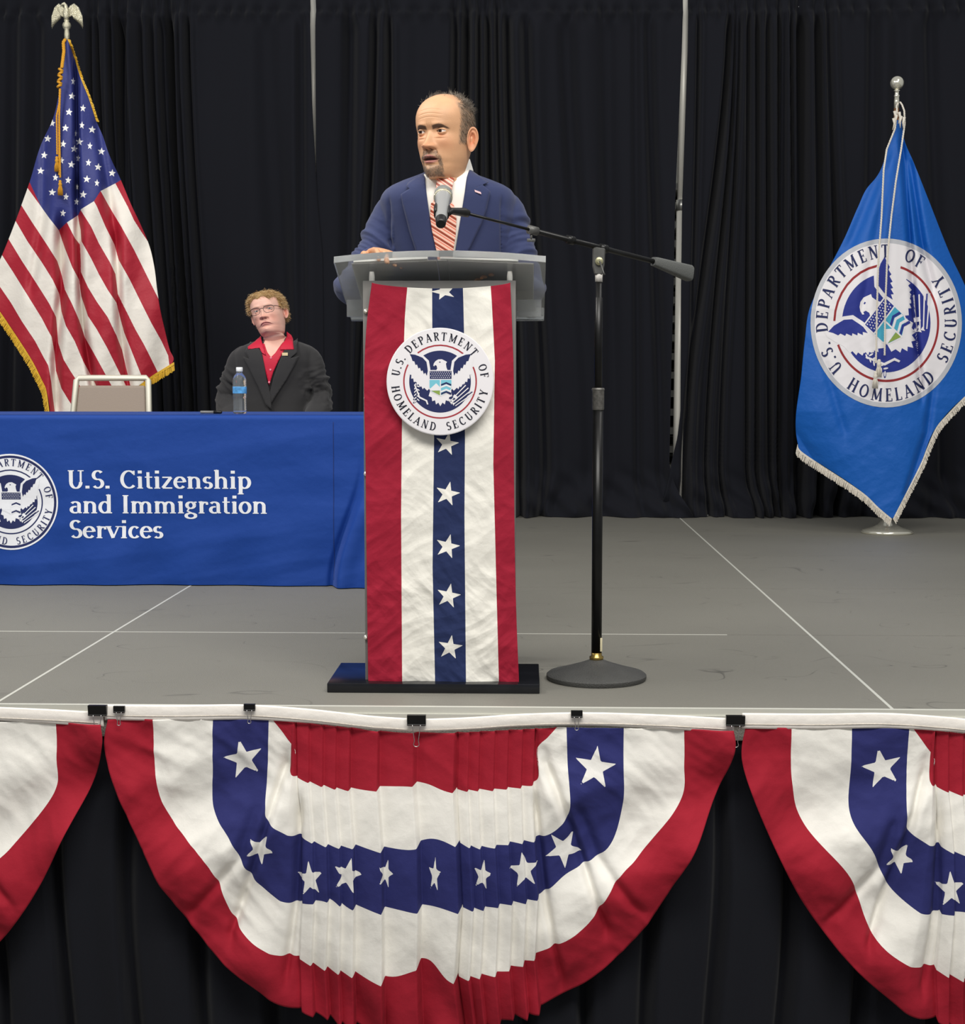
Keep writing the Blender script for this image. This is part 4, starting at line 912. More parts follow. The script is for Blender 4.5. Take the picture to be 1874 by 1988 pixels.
US = [(665, 740, .55), (655, 875), (755, 985, .8), (628, 1020), (477, 1120, .8), (595, 1165), (745, 1140, .75), (838, 1180), (435, 1262), (723, 1290), (575, 1310, .9), (818, 1328, .7), (675, 1355), (922, 1378), (403, 1412), (712, 1440, .5), (650, 1497), (805, 1480, .8), (893, 1520), (562, 1460, .6), (370, 1555), (1020, 1575), (620, 1640, .85), (790, 1630), (882, 1665, .7), (505, 1615, .8), (475, 1750), (757, 1770), (600, 1790, .8), (695, 1835, .7), (573, 1939, .8), (688, 1215, .3), (703, 1700, .35)]
sd = stars_sdf(x, y, [(s[0]/k_, s[1]/k_, 8.2, .1, s[2] if len(s) > 2 else 1) for s in US])
t = thing('striped_flag', 'red and white striped flag with white stars on blue hanging from the eagle-topped pole', 'flag', (ux, FYU, uz-1.9))
MB().grid(V[::-1]).build('flag_cloth', M['usflag'], t, solid=.0012, attrs={'red': red[::-1], 'blue': canton[::-1], 'star': sd[::-1]})
fringe([(-26, 572), (0, 605), (21, 636), (43, 669), (64, 703), (81, 737), (90, 758), (96, 800)], 15, 1, FYU, udepth, (-.55, .75)).build('gold_fringe', M['goldfr'], t, smooth=False)
fringe([(338, 703), (315, 717), (289, 734), (250, 765), (215, 792)], 17, 2, FYU, udepth, (.12, 1)).build('gold_fringe', M['goldfr'], t, smooth=False)
fringe([(131, 76), (140, 100), (156, 150), (172, 190), (187, 236)], 6, 3, FYU, udepth, (.9, .2)).build('gold_fringe', M['goldfr'], t, smooth=False)
wp = lambda a, b, d=.12: PX(np.array(float(a)), np.array(float(b)), FYU-d)
rope([wp(127, 76, .03), wp(123, 82, .05), wp(124, 100, .06), wp(120, 132)], .009, M['gold'], t)
for k in range(6):
    p = wp(118.5-(k*.6), 136+k*6.2, .125); MB().tube([p+np.array((-.011, 0, .006*(-1)**k)), p+np.array((0, -.008, 0)), p+np.array((.011, 0, -.006*(-1)**k))], .0075, 8).build('cord_knot', M['gold'], t)
rope([wp(116, 172), wp(115, 200), wp(110, 225, .14), wp(111, 300, .15)], .0048, M['gold'], t)
rope([wp(117, 172), wp(115, 230, .13), wp(117, 345, .16)], .0048, M['gold'], t)
rope([wp(116, 172), wp(114.5, 225, .13), wp(114.5, 340, .15)], .004, M['gold'], t)
tassel(wp(110.5, 316, .155), .78*1.0, M['gold'], t); tassel(wp(117, 362, .165), .78, M['gold'], t)
# --- blue flag
FYB = 4.76; gb = GX(1722.5, 1035, 0); gx, gy = gb[0], gb[1]; FYB = gy-.02
bz = float(PX(np.array(1749.), np.array(176.), gy)[2])
t = pole('flagpole with a silver ball top and round chrome base at the right of the stage', gx, gy, bz-.06)
MB().lathe([(0, -.10), (.0145, -.10), (.015, -.06), (.0135, -.035), (.017, -.03), (.012, -.022), (.012, -.004), (.019, 0), (.012, .004), (.006, .006)]+[(.0385*math.cos(a), .043+.0385*math.sin(a)) for a in np.linspace(-1.35, 1.57, 18)], (gx, gy, bz), 32).build('ball_finial', M['chrome'], t)
BL_ = [(232, 1742), (290, 1724), (345, 1701), (365, 1684), (400, 1667), (460, 1641), (540, 1600), (600, 1572), (660, 1563), (720, 1557), (860, 1549), (875, 1553), (905, 1600), (960, 1680), (985, 1706), (1006, 1731)]
BR_ = [(232, 1750), (275, 1757), (310, 1772), (385, 1802), (500, 1848), (560, 1876), (620, 1893), (700, 1900), (752, 1898), (775, 1868), (830, 1818), (900, 1788), (960, 1758), (1006, 1735)]
BVL = [([(1752, 275), (1757, 330), (1768, 470), (1778, 640), (1790, 760)], 6, .05), ([(1765, 310), (1790, 470), (1812, 560)], 8, .05), ([(1735, 300), (1700, 460), (1672, 620)], 10, .02), ([(1712, 330), (1650, 480)], 12, .025), ([(1600, 700), (1640, 840)], 9, .015), ([(1812, 750), (1800, 840), (1760, 960)], 7, .025)]
def gdepth(x, y):
    c = ip([(232, 1746), (600, 1725), (1010, 1733)], y); h = ip([(232, 6), (400, 80), (600, 160), (800, 160), (1010, 60)], y)
    u = (x-c)/h; return .04+.09*ss(232, 420, y)*(1-np.clip(u, -1.3, 1.3)**2)-valleys(x, y, BVL)+.012*np.sin(x/26.-y/90.)*ss(300, 500, y)+.008*crumple(x/70., y/70., 77, 14)*ss(420, 700, y)
V, x, y, U = hfield(BL_, BR_, 233, 1006, FYB, gdepth, 220, 480)
t = thing('blue_flag', 'bright blue flag with a large round eagle seal hanging on the ball-topped pole', 'flag', (gx, FYB, .12))
MB().grid(V[::-1]).build('flag_cloth', M['blueflag'], t, solid=.0012)
an = math.radians(50); ca, sa = math.cos(an), math.sin(an)
def fmap(a, b, lv):
    X = a*ca-b*sa; Y = a*sa+b*ca; px, py = 1721+147*X, 627-164*Y; gx_ = (gdepth(px+1, py)-gdepth(px-1, py))*168; off = (.0024+.0007*lv)*np.sqrt(1+gx_**2); return PX(px, py, FYB-gdepth(px, py)-off)
ms = [M['sealgrey'], M['sealwhite'], mat('flag_seal_red', (150, 40, 44), .7), mat('flag_seal_blue', (36, 50, 140), .7), M['sealwhite'], mat('flag_seal_teal', (70, 170, 200), .7), M['sealgreen'], M['navy']]
put_polys(lay, fmap, ms, keys, .022).build('sewn_seal', ms, t, smooth=False)
fringe([(1549, 862), (1556, 876), (1600, 906), (1640, 932), (1680, 960), (1706, 985), (1732, 1007)], 16, 5, FYB, gdepth, (-.25, .9)).build('white_fringe', M['fringe'], t, smooth=False)
fringe([(1900, 745), (1868, 775), (1840, 804), (1818, 830), (1800, 870), (1788, 900), (1758, 960), (1734, 1007)], 14, 6, FYB, gdepth, (.45, .75)).build('white_fringe', M['fringe'], t, smooth=False)
wp = lambda a, b, d=.17: PX(np.array(float(a)), np.array(float(b)), FYB-d)
rope([wp(1748, 198, .0), wp(1752, 204, .03), wp(1756, 215, .05), wp(1757, 240, .08), wp(1750, 290, .12), wp(1740, 350), wp(1731, 420), wp(1723, 500, .2), wp(1719, 600, .2), wp(1718, 690, .2)], .0052, M['cord'], t)
rope([wp(1744, 200, .0), wp(1741, 206, .03), wp(1742, 215, .04), wp(1738, 250, .09), wp(1722, 290, .1), wp(1716, 330), wp(1712, 420), wp(1706, 500, .2), wp(1703, 600, .2), wp(1701, 705, .2)], .0052, M['cord'], t)
for k, (a, b) in enumerate(((1737, 226), (1741, 234), (1746, 228), (1750, 236), (1735, 240), (1756, 238))):
    p = wp(a, b, .07+.01*k); MB().tube([p+np.array((0, 0, .03)), p+np.array((.006*(-1)**k, 0, 0)), p+np.array((-.004, 0, -.035))], [.009, .006, .002], 7).build('cord_fray', M['cord'], t)
tassel(wp(1707, 712, .21), .95, M['cord'], t); tassel(wp(1700, 735, .215), .9, M['cord'], t)
# ================================================================== PEOPLE
def g2(x, z, x0, z0, sx_, sz_): return np.exp(-((x-x0)/sx_)**2-((z-z0)/sz_)**2)
def head_surface(S):
    """rings of a head in its own frame (x right, y back, z up; face looks to -y) with masks; S holds the face's measures"""
    nt, t = 330, None
    a = np.linspace(-math.pi, math.pi, nt, endpoint=False); t = a-.52*np.sin(a)     # denser in front, 0 = front
    zs = np.r_[np.linspace(.1199, .112, 8), np.linspace(.110, -.112, 235), np.linspace(-.114, -.1215, 12)]
    extra = [(-.1232, .062, S['w'][0][1]+.0010, .060), (-.1250, .050, S['w'][0][1]+.002, .060), (-.1270, .040, S['w'][0][1]+.003, .060), (-.1300, .033, S['w'][0][1]+.004, .060), (-.136, .030, S['w'][0][1]+.005, .059)]
    wt = S['w']; ft = [(-.1215, .074), (-.117, .083), (-.108, .0885), (-.095, .0890), (-.085, .0865), (-.07, .0905), (-.055, .0890), (-.045, .0875), (-.02, .0865), (0, .0850), (.018, .0895), (.04, .0915), (.06, .0885), (.08, .078), (.095, .064), (.106, .048), (.114, .030), (.118, .016), (.12, .003)]
    bt = [(-.12, .060), (-.09, .062), (-.06, .074), (-.03, .090), (0, .100), (.03, .105), (.06, .101), (.085, .084), (.1, .064), (.11, .044), (.117, .022), (.12, .003)]
    rows = []; Zr = []
    for z in zs:
        nfr = float(ip([(-.122, 1.55), (-.10, 1.62), (-.07, 1.85), (-.03, 2.15), (.03, 2.35), (.12, 2.1)], z)); w_ = float(smooth_ip(wt, z)); f_ = float(smooth_ip(ft, z)); b_ = float(smooth_ip(bt, z))
        n_ = np.where(np.abs(t) < math.pi/2, nfr, 2.15); dd = np.where(np.abs(t) < math.pi/2, f_, b_)
        sn, cs = np.sin(t), np.cos(t)
        X = w_*np.sign(sn)*np.abs(sn)**(2/n_); Y = -dd*np.sign(cs)*np.abs(cs)**(2/n_); rows.append(np.stack([X, Y, np.full(nt, z)], -1)); Zr.append(z)
    P = np.array(rows); X, Y, Z = P[..., 0], P[..., 1].copy(), P[..., 2]
    fw = ss(.0, .045, -Y)                      # how much a point faces forward
    D = np.zeros(X.shape); ax = np.abs(X); ez, ex = 0.004, .0320
    D += -.0075*g2(ax, Z, .031, ez, .0175, .0125)+.0040*g2(ax, Z, .028, .0225, .022, .008)-.002*g2(X, Z, 0, .012, .010, .010)
    D += -.004*g2(ax, Z, .060, .012, .014, .03)+S.get('cheek', .004)*g2(ax, Z, .040, -.026, .020, .018)-S.get('hollow', .002)*g2(ax, Z, .046, -.062, .016, .020)
    Z0 = Z; Z = .008-(.008-Z)*1.12; nz = np.clip((.008-Z)/.052, 0, 1); nh = S.get('nose', .0255)*(nz**1.15)*ss(-.0560, -.0480, Z); nw = .0070+.0062*nz**1.5
    D += nh*np.exp(-(ax/nw)**2.2)
    D += .0055*g2(X, Z, 0, -.0415, .0105, .0085)+.0120*g2(ax, Z, .0148, -.0445, .0062, .0068)*ss(-.056, -.050, Z)
    D += -.0050*g2(ax, Z, .0075, -.0535, .0042, .0022)
    nost = g2(ax, Z, .0078, -.0530, .0040, .0022); Z = Z0
    mz = S.get('mouth_z', -.071); mo = S.get('open', .0015); cur = S.get('curve', 0.0); mzx = mz+cur*(X/.024)**2; mw = .0245*S.get('mouthw', 1)
    D += .0018*g2(X, Z, 0, -.066, .030, .016)
    D += .0040*np.exp(-(X/.021/S.get('mouthw', 1))**4)*np.exp(-((Z-mzx-.0048-mo)/.0038)**2)*(1-.25*np.exp(-(X/.004)**2))
    D += .0052*np.exp(-(X/.018/S.get('mouthw', 1))**4)*np.exp(-((Z-mzx+.0058+mo)/.0046)**2)
    gap = np.exp(-(ax/mw)**6)*np.exp(-((Z-mzx)/(.0013+mo*np.clip(1-(ax/mw)**2, 0, 1)))**4); D += -.0075*gap
    D += -.0012*g2(X, Z, 0, -.060, .0035, .005)-.0035*g2(X, Z, 0, mz-.0165, .016, .0045)+.0035*g2(X, Z, 0, -.103, .016, .010)
    lx = .017+(-.045-Z)*.42; D += -S.get('fold', .0018)*np.exp(-((ax-lx)/.0028)**2)*ss(-.040, -.046, Z)*ss(-.082, -.070, Z)*1.0
    D += -.0013*g2(ax, Z, .030, -.0165, .013, .0028)+.0022*g2(ax, Z, .031, -.0115, .013, .0035)      # bag under the eye
    for zz_, am in ((.052, .0009), (.064, .0008), (.041, .0006)): D += -am*S.get('lines', 1)*np.exp(-((Z-zz_-.003*np.cos(X*60))/.0016)**2)*ss(.045, .025, ax)
    D += -.0014*S.get('frown', 1)*g2(ax, Z, .007, .022, .0016, .008)
    # eyelids over the eyeball, parted by an almond opening
    f0 = S['eye_f']; dx, dz = ax-ex, Z-ez; r2 = dx*dx+dz*dz; dome = f0+np.sqrt(np.maximum(.0141**2-r2, 0)); base = -Y+D*fw
    k = ss(.0145, .0105, np.sqrt(r2)); cur_f = base*(1-k)+np.maximum(dome, base-.001)*k
    hi = S.get('lid_hi', .0046); lo = S.get('lid_lo', .0042); tt = np.clip(1-(dx/.0138)**2, 0, 1); up = hi*tt**.7; dn = -lo*tt**.8
    op = ss(0, .0011, np.minimum(up-dz+.0002, dz-dn+.0002))*(np.abs(dx) < .0135)*(r2 < .0145**2)
    cur_f += .0009*np.exp(-((dz-up-.0012)/.0012)**2)*k*(ax > .015) - .0010*np.exp(-((dz-up-.0052)/.0012)**2)*k
    cur_f = cur_f*(1-op)+(f0+.0030)*op
    fm = ss(.030, .050, -Y); P[..., 1] = -( (-Y+D*fw)*(1-fm)+cur_f*fm )
    # masks
    lips = np.maximum(np.exp(-(X/.0225/S.get('mouthw', 1))**6)*ss(.0105+mo, .0080+mo, np.abs(Z-mzx+.0008)*(1+(ax/.026)**2*1.3)), 0)*fm
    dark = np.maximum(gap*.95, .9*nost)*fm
    lash = np.exp(-((dz-up)/.0010)**2)*k*fm*(np.abs(dx) < .0145)*.85*S.get('lash', 1)+np.exp(-((dz-up-.0050)/.0014)**2)*k*fm*.25
    bz = S.get('brow_z', .0225)+.0045*np.sin(np.clip((ax-.010)/.042, 0, 1)*math.pi*.9)-.004*ss(.036, .052, ax)-.0015
    bt_ = S.get('brow_t', .0042)*(1-.55*ss(.03, .053, ax)); brow = ss(1.25, .6, np.abs(Z-bz)/bt_)*ss(.006, .013, ax)*(1-ss(.047, .055, ax))*fm
    return P, zs, extra, t, dict(lips=lips, dark=dark, lash=lash, brow=brow), ex, ez, f0

def rotm(yaw, pitch, roll):
    return np.array((Matrix.Rotation(math.radians(yaw), 3, 'Z') @ Matrix.Rotation(math.radians(pitch), 3, 'X') @ Matrix.Rotation(math.radians(roll), 3, 'Y')))
def skin_mat(name, col, lip, hair, brow):
    m = mat(name, col, .52, bump=[(420, .12)], var=.06, vscale=28, sub=.03)
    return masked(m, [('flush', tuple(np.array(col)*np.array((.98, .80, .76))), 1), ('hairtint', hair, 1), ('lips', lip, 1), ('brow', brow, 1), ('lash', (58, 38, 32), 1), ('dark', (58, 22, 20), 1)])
def hand_mesh(side, curl=(18, 22, 14), spread=1.0):
    """hand in its own frame: wrist at origin, fingers to +y, back of the hand +z, thumb on the side given"""
    mb = MB(); s = side
    pal = []
    for y, hw, ht, cx, cz in ((-.045, .0265, .0195, 0, 0), (-.01, .027, .018, 0, 0), (.02, .034, .0165, .001*s, 0), (.05, .0405, .0150, .001*s, .001), (.078, .0415, .0130, 0, .002), (.090, .038, .0095, 0, .001)):
        pal.append([(cx+hw*math.copysign(abs(math.cos(a))**.8, math.cos(a)), y, cz+ht*math.copysign(abs(math.sin(a))**.8, math.sin(a))) for a in np.linspace(0, 2*math.pi, 20, endpoint=False)])
    A = np.array(pal); mb.grid(A, wrap=True); n0 = 0; mb.f += [tuple(range(20))[::-1], tuple(range(100, 120))]; mb.m += [0, 0]
    for i, (bx_, L1, r) in enumerate(((.0300, .0445, .0092), (.0105, .0490, .0096), (-.0095, .0455, .0091), (-.0285, .0360, .0080))):
        p = np.array((bx_*s, .066, .001)); a = 4; yawf = math.radians((i-1.5)*-3.5*s*spread); P = [p]; R = [r*1.12]
        for L, c in ((.020, 0), (L1, curl[0]+i*2), (L1*.62, curl[1]+i*2), (L1*.44, curl[2])):
            a -= c; ar = math.radians(a); d = np.array((math.sin(-yawf)*math.cos(ar)*-1, math.cos(yawf)*math.cos(ar), math.sin(ar)))
            for q_ in (.5, 1.0): P.append(P[-1]+d*L*.5); R.append(r*(1.0 if q_ == .5 else 1.06)*(1-.07*(len(P)//2)))
        R[-1] *= .72; P.append(P[-1]+d*.003); R.append(R[-1]*.45)
        mb.tube(P, R, 12)
    P = [np.array((.018*s, .010, -.004)), np.array((.034*s, .030, -.008)), np.array((.047*s, .050, -.011)), np.array((.054*s, .070, -.013)), np.array((.056*s, .084, -.015)), np.array((.056*s, .0875, -.0155))]
    mb.tube(P, [.0165, .0145, .0115, .0108, .0082, .004], 12)
    o = mb.build('tmp', [], smooth=False); md = o.modifiers.new('r', 'REMESH'); md.mode = 'VOXEL'; md.voxel_size = .0019
    sm = o.modifiers.new('s', 'SMOOTH'); sm.iterations = 5; sm.factor = .6
    ev = o.evaluated_get(bpy.context.evaluated_depsgraph_get()); me = ev.to_mesh(); v = np.array([q_.co[:] for q_ in me.vertices]); f = [tuple(p.vertices) for p in me.polygons]
    ev.to_mesh_clear(); d = o.data; bpy.data.objects.remove(o); bpy.data.meshes.remove(d); return v, f
def frame(fwd, up):
    f = np.array(fwd, float); f /= np.linalg.norm(f); x = np.cross(f, up); x /= np.linalg.norm(x); u = np.cross(x, f); return np.stack([x, f, u], 1)

class Torso:
    """horizontal rounded sections given as (z, x_left, x_right, half depth, centre y)"""
    def __init__(s, R): s.R = np.array(sorted(R), float)
    def at(s, z):
        R = s.R; g = lambda k: smooth_ip(R[:, [0, k]], z); return g(1), g(2), g(3), g(4)
    def front(s, x, z):
        a, b, d, c = s.at(np.asarray(z, float)); u = np.clip(np.abs((x-(a+b)/2)/((b-a)/2)), 0, .985); return c-d*(1-u**2.35)**(1/2.35)
    def ring(s, z, n=72, k=1.0):
        a, b, d, c = [float(q_) for q_ in s.at(np.array(z, float))]; t = np.linspace(-math.pi, math.pi, n, endpoint=False)
        return np.stack([(a+b)/2+k*(b-a)/2*np.sign(np.sin(t))*np.abs(np.sin(t))**(2/2.35), c-k*d*np.sign(np.cos(t))*np.abs(np.cos(t))**(2/2.35), np.full(n, z)], -1)
def remeshed(mb, name, mt, parent, vox, disp, it=6):
    o = mb.build('tmp', [], smooth=False); md = o.modifiers.new('r', 'REMESH'); md.mode = 'VOXEL'; md.voxel_size = vox
    sm = o.modifiers.new('s', 'SMOOTH'); sm.iterations = it; sm.factor = .6
    ev = o.evaluated_get(bpy.context.evaluated_depsgraph_get()); me = ev.to_mesh(); n = len(me.vertices)
    v = np.zeros(n*3); me.vertices.foreach_get('co', v); v = v.reshape(-1, 3); no = np.zeros(n*3); me.vertices.foreach_get('normal', no); no = no.reshape(-1, 3)
    f = [tuple(p.vertices) for p in me.polygons]; ev.to_mesh_clear(); d = o.data; bpy.data.objects.remove(o); bpy.data.meshes.remove(d)
    v = v+no*disp(v, no)[:, None]; m2 = MB(); m2.add(v, f); return m2.build(name, mt, parent)
def limb(mb, P, R, n=26, seg=24, sy=1.0):
    P = np.array(P, float); R = np.array(R, float); s = np.r_[0, np.cumsum(np.linalg.norm(np.diff(P, axis=0), axis=1))]
    t_ = np.linspace(0, s[-1], n); T = lambda A: np.array([smooth_ip(np.stack([s, A[:, i]], -1), t_) for i in range(A.shape[1])]).T
    mb.tube(T(P), T(R[:, None])[:, 0], seg, sy=sy)
def patch(pts, fn, off, name, mt, parent, th=.003, Y0=.6, maxlen=.012, bow=0):
    """tailored piece of cloth laid on the body; pts traced in the frame of the photograph at the depth of the chest"""
    pts = resample(pts+[pts[0]], len(pts)*1)[:-1] if False else pts
    Q = [PX(np.array(float(a)), np.array(float(b)), Y0) for a, b in pts]; poly = [(q_[0], q_[2]) for q_ in Q]
    mp = lambda x, z, lv: np.stack([x, fn(x, z)-off, z], -1)
    mb = put_polys([(poly, 'a', 0)], mp, None, ['a'], maxlen); o = mb.build(name, mt, parent, smooth=True)
    bm = bmesh.new(); bm.from_mesh(o.data); bmesh.ops.remove_doubles(bm, verts=bm.verts[:], dist=1e-5); bm.to_mesh(o.data); bm.free()
    md = o.modifiers.new('t', 'SOLIDIFY'); md.thickness = th; md.offset = 1
    return o
def body_mesh(HP, T, Rm, c, sc_, extra, neck_k, masks, t, hands, legs, arms, mt, parent, ear=None, tf=None):
    P = HP.reshape(-1, 3) @ Rm.T*sc_+c; P = P.reshape(HP.shape); nt = P.shape[1]; rows = list(P)
    for z, f_, w_, b_ in extra:
        n_ = np.where(np.abs(t) < math.pi/2, 1.9, 2.1); dd = np.where(np.abs(t) < math.pi/2, f_, b_); sn, cs = np.sin(t), np.cos(t)
        r = np.stack([w_*np.sign(sn)*np.abs(sn)**(2/n_), -dd*np.sign(cs)*np.abs(cs)**(2/n_), np.full(nt, z)], -1); rows.append(r @ Rm.T*sc_+c)
    last = rows[-1]; zt = T.R[-1, 0]
    a, b, d, cy = [float(q_) for q_ in T.at(np.array(zt))]; w0 = neck_k
    tgt = np.stack([(a+b)/2+w0*np.sin(t), cy-w0*1.0*np.cos(t), zt-.035-.035*np.cos(t)], -1)
    for k in range(1, 15): f_ = k/14; rows.append(last*(1-f_)+tgt*f_+0)
    tt = tgt
    for z in np.linspace(zt-.085, T.R[0, 0], 26):
        a, b, d, cy = [float(q_) for q_ in T.at(np.array(z))]; rows.append(np.stack([(a+b)/2+.93*(b-a)/2*np.sin(t), cy-.9*d*np.cos(t), np.full(nt, z)], -1))
    A = np.array(rows); mb = MB().grid(A[::-1], wrap=True); NT = A.shape[0]*nt
    mb.f += [tuple(range(nt)), tuple(range(NT-nt, NT))[::-1]]; mb.m += [0, 0]
    at = {}
    for k, v in masks.items():
        full = np.zeros(A.shape[:2]); full[:v.shape[0]] = v; at[k] = list(full[::-1].ravel())
    def ext(n_, **kw):
        for k in at: at[k] += list(kw.get(k, np.zeros(n_)))
    for V, F, fl_ in (ear or []):
        mb.add(V, F); ext(len(V), flush=fl_)
    for P_, R_ in arms+legs:
        n0 = mb.n; limb(mb, P_, R_, 20, 16); ext(mb.n-n0)
    for V, F in hands: mb.add(V, F); ext(len(V), flush=np.full(len(V), .25))
    return mb.build('body', mt, parent, attrs=at), A
def ear_mesh(side, Rm, c, sc_, size=1.0, out=32, sx0=.0735, cy0=-.002, ez0=-.013):
    """shell of an ear with rim, hollow and lobe"""
    nr, na = 16, 60; V = []; fl_ = []; hw, hh = .0185*size, .0335*size
    for back in (0, 1):
        for j in range(nr):
            r = j/(nr-1)
            for k in range(na):
                a = 2*math.pi*k/na; sh = 1-.24*max(0, -math.sin(a))-.05*math.cos(a)
                u = r*hw*math.cos(a)*sh*(1.0 if math.cos(a) > 0 else .75); v = r*hh*math.sin(a)
                lobe = ss(-.3, -.8, np.array(math.sin(a))); cosf = math.cos(a)
                h = .0062*math.exp(-((r-.88)/.11)**2)*(1-.5*float(lobe))-.0090*math.exp(-(r/.42)**2)+.0040*math.exp(-((r-.56)/.10)**2)*(cosf > -.3)*(math.sin(a) > -.6)
                h += .004*math.exp(-((a-math.pi)/.6)**2)*math.exp(-((r-.35)/.2)**2)
                if back: h = -.004-.003*math.sin(min(r*1.1, 1)*math.pi)
                V.append((u, h, v)); fl_.append(.35+.55*math.exp(-((r-.3)/.35)**2) if not back else .3)
    V = np.array(V); o = math.radians(out)
    # u axis runs backwards and outwards from the head, h outwards/forwards
    U = np.array((side*math.sin(o), math.cos(o), 0)); H = np.array((side*math.cos(o), -math.sin(o), 0)); Zv = np.array((0, .14, 1.)); Zv /= np.linalg.norm(Zv)
    W = np.array((side*sx0, cy0, ez0)) + (V[:, :1]+hw*.72)*U + V[:, 1:2]*H + V[:, 2:]*Zv
    W = W @ Rm.T*sc_+c; F = []
    for bk in (0, 1):
        for j in range(nr-1):
            for k in range(na):
                q_ = (bk*nr*na+j*na+k, bk*nr*na+j*na+(k+1) % na, bk*nr*na+(j+1)*na+(k+1) % na, bk*nr*na+(j+1)*na+k); F.append(q_ if bk == (side > 0) else q_[::-1])
    for k in range(na): F.append(((nr-1)*na+k, (nr-1)*na+(k+1) % na, nr*na+(nr-1)*na+(k+1) % na, nr*na+(nr-1)*na+k))
    return W, F, np.array(fl_)
def eyes(parent, Rm, c, sc_, ex, ez, f0, gaze, iris):
    em = {'w': mat('eye_white', (226, 214, 206), .2), 'i': mat('iris', iris, .15), 'p': mat('pupil', (12, 9, 8), .08)}
    for s in (-1, 1):
        ce = np.array((s*ex, -f0, ez)); gz_ = np.array(gaze, float); gz_ /= np.linalg.norm(gz_)
        q0 = np.array(Vector((0, 0, 1)).rotation_difference(Vector(gz_)).to_matrix()); mb = MB(); r = .0128; V = []; prof = [0, .10,    .19, .20, .30, .43, .48, .50, .7, 1.0, 1.4, 1.9, 2.5, 3.1]
        for a in prof:
            for k in range(28): V.append((r*math.sin(a)*math.cos(k*2*math.pi/28), r*math.sin(a)*math.sin(k*2*math.pi/28), r*math.cos(a)))
        V = (np.array(V) @ q0.T+ce) @ Rm.T*sc_+c; mb.add(V, [])
        for j in range(len(prof)-1):
            for k in range(28): mb.f.append((j*28+k, (j+1)*28+k, (j+1)*28+(k+1) % 28, j*28+(k+1) % 28)); mb.m.append(2 if j < 2 else (1 if j < 6 else 0))
        mb.build('eye', [em['w'], em['i'], em['p']], parent)
def strands(HP, mask_fn, n, length, r, lay, curl, seed, Rm, c, sc_, name, mts, parent, lift=.0, seg=4):
    """hair as fine strands rooted on the scalp"""
    rs = np.random.RandomState(seed); H, W_ = HP.shape[:2]; mbs = [MB() for _ in mts]; cnt = 0; tries = 0
    while cnt < n and tries < n*60:
        tries += 1; j = rs.randint(2, H-2); i = rs.randint(0, W_); p = HP[j, i]; dens = mask_fn(p)
        if rs.uniform() > dens: continue
        # keep root density even over the uneven ring spacing
        du = np.linalg.norm(HP[j, (i+1) % W_]-p); 
        if rs.uniform() > du/.0045: continue
        nrm = np.cross(HP[j, (i+1) % W_]-p, HP[j+1, i]-p); nrm = nrm/(np.linalg.norm(nrm)+1e-12)
        if np.dot(nrm, p-np.array((0, .01, .02))) < 0: nrm = -nrm
        d = lay(p, nrm, rs); L = length*rs.uniform(.6, 1.15); q_ = p-nrm*.001; P = [q_]; ph = rs.uniform(0, 6.28); ns = 4 if curl < .001 else 10
        side_ = np.cross(nrm, d); side_ /= np.linalg.norm(side_)+1e-9
        for k in range(1, ns+1):
            f_ = k/ns; g = d*(1-.35*f_)+nrm*(.55*(1-f_))*.4+np.array((0, 0, -.25*f_)); g /= np.linalg.norm(g)
            q_ = q_+g*L/ns; P.append(q_+nrm*lift*math.sin(f_*math.pi)+curl*(side_*math.sin(ph+f_*9)+nrm*(math.cos(ph+f_*9)+1)*.8))
        P = np.array(P) @ Rm.T*sc_+c; mbs[rs.randint(len(mts))].tube(P, np.linspace(r, r*.4, len(P)), 3); cnt += 1
    full = MB(); 
    for k, m_ in enumerate(mbs):
        if m_.n: full.add(np.concatenate(m_.v), m_.f, k)
    return full.build(name, mts, parent)

# ------------------------------------------------------------------ the speaker
BY_ = .70; px2 = lambda a, b, Y=BY_: PX(np.array(float(a)), np.array(float(b)), Y)
def rows_to_torso(rows, Y): return Torso([(px2(0, py, Y)[2], px2(xl, py, Y)[0], px2(xr, py, Y)[0], hd, Y+dy) for py, xl, xr, hd, dy in rows])
T = rows_to_torso([(336, 846, 904, .058, -.075), (344, 832, 916, .066, -.075), (354, 806, 938, .080, -.075), (364, 778, 966, .095, -.073), (374, 758, 988, .108, -.07), (388, 745, 1000, .118, -.065), (415, 743, 1003, .125, -.055), (455, 750, 1000, .128, -.035), (500, 755, 998, .128, -.01), (560, 760, 994, .130, .03), (640, 762, 992, .132, .05), (720, 758, 996, .134, .04), (800, 760, 994, .130, .02), (850, 766, 990, .125, 0)], BY_)
ct = px2(875, 1000)
man = t = thing('person', 'person in a navy suit and striped tie speaking behind the acrylic lectern', 'person', (ct[0], BY_, 0))
suit = mat('navy_wool', (44, 54, 94), .8, bump=[(900, .15), (30, .1)], sheen=.15); suit2 = suit
shirt = mat('white_shirt', (240, 238, 230), .7)
S1 = dict(brow_z=.0155, brow_t=.0056, mouth_z=-.0735, w=[(-.122, .040), (-.115, .0455), (-.10, .0540), (-.08, .0615), (-.06, .0665), (-.03, .0710), (0, .0730), (.03, .0755), (.055, .0750), (.08, .0680), (.095, .0590), (.106, .0465), (.114, .031), (.118, .018), (.12, .003)],
          eye_f=.0685, open=.0034, curve=-.001, cheek=.004, fold=.0020, nose=.0285, lid_hi=.0040, lid_lo=.0038)
HP, zs, extra, tt_, mk, ex, ez, f0 = head_surface(S1)
hc = px2(864, 264.5, .545); Rm = rotm(-27, 1.5, 0.5); sc1 = np.array((1.05, 1.05, 1.03))
X, Y, Z = HP[..., 0], HP[..., 1], HP[..., 2]; ax = np.abs(X); front = ss(.02, .05, -Y)
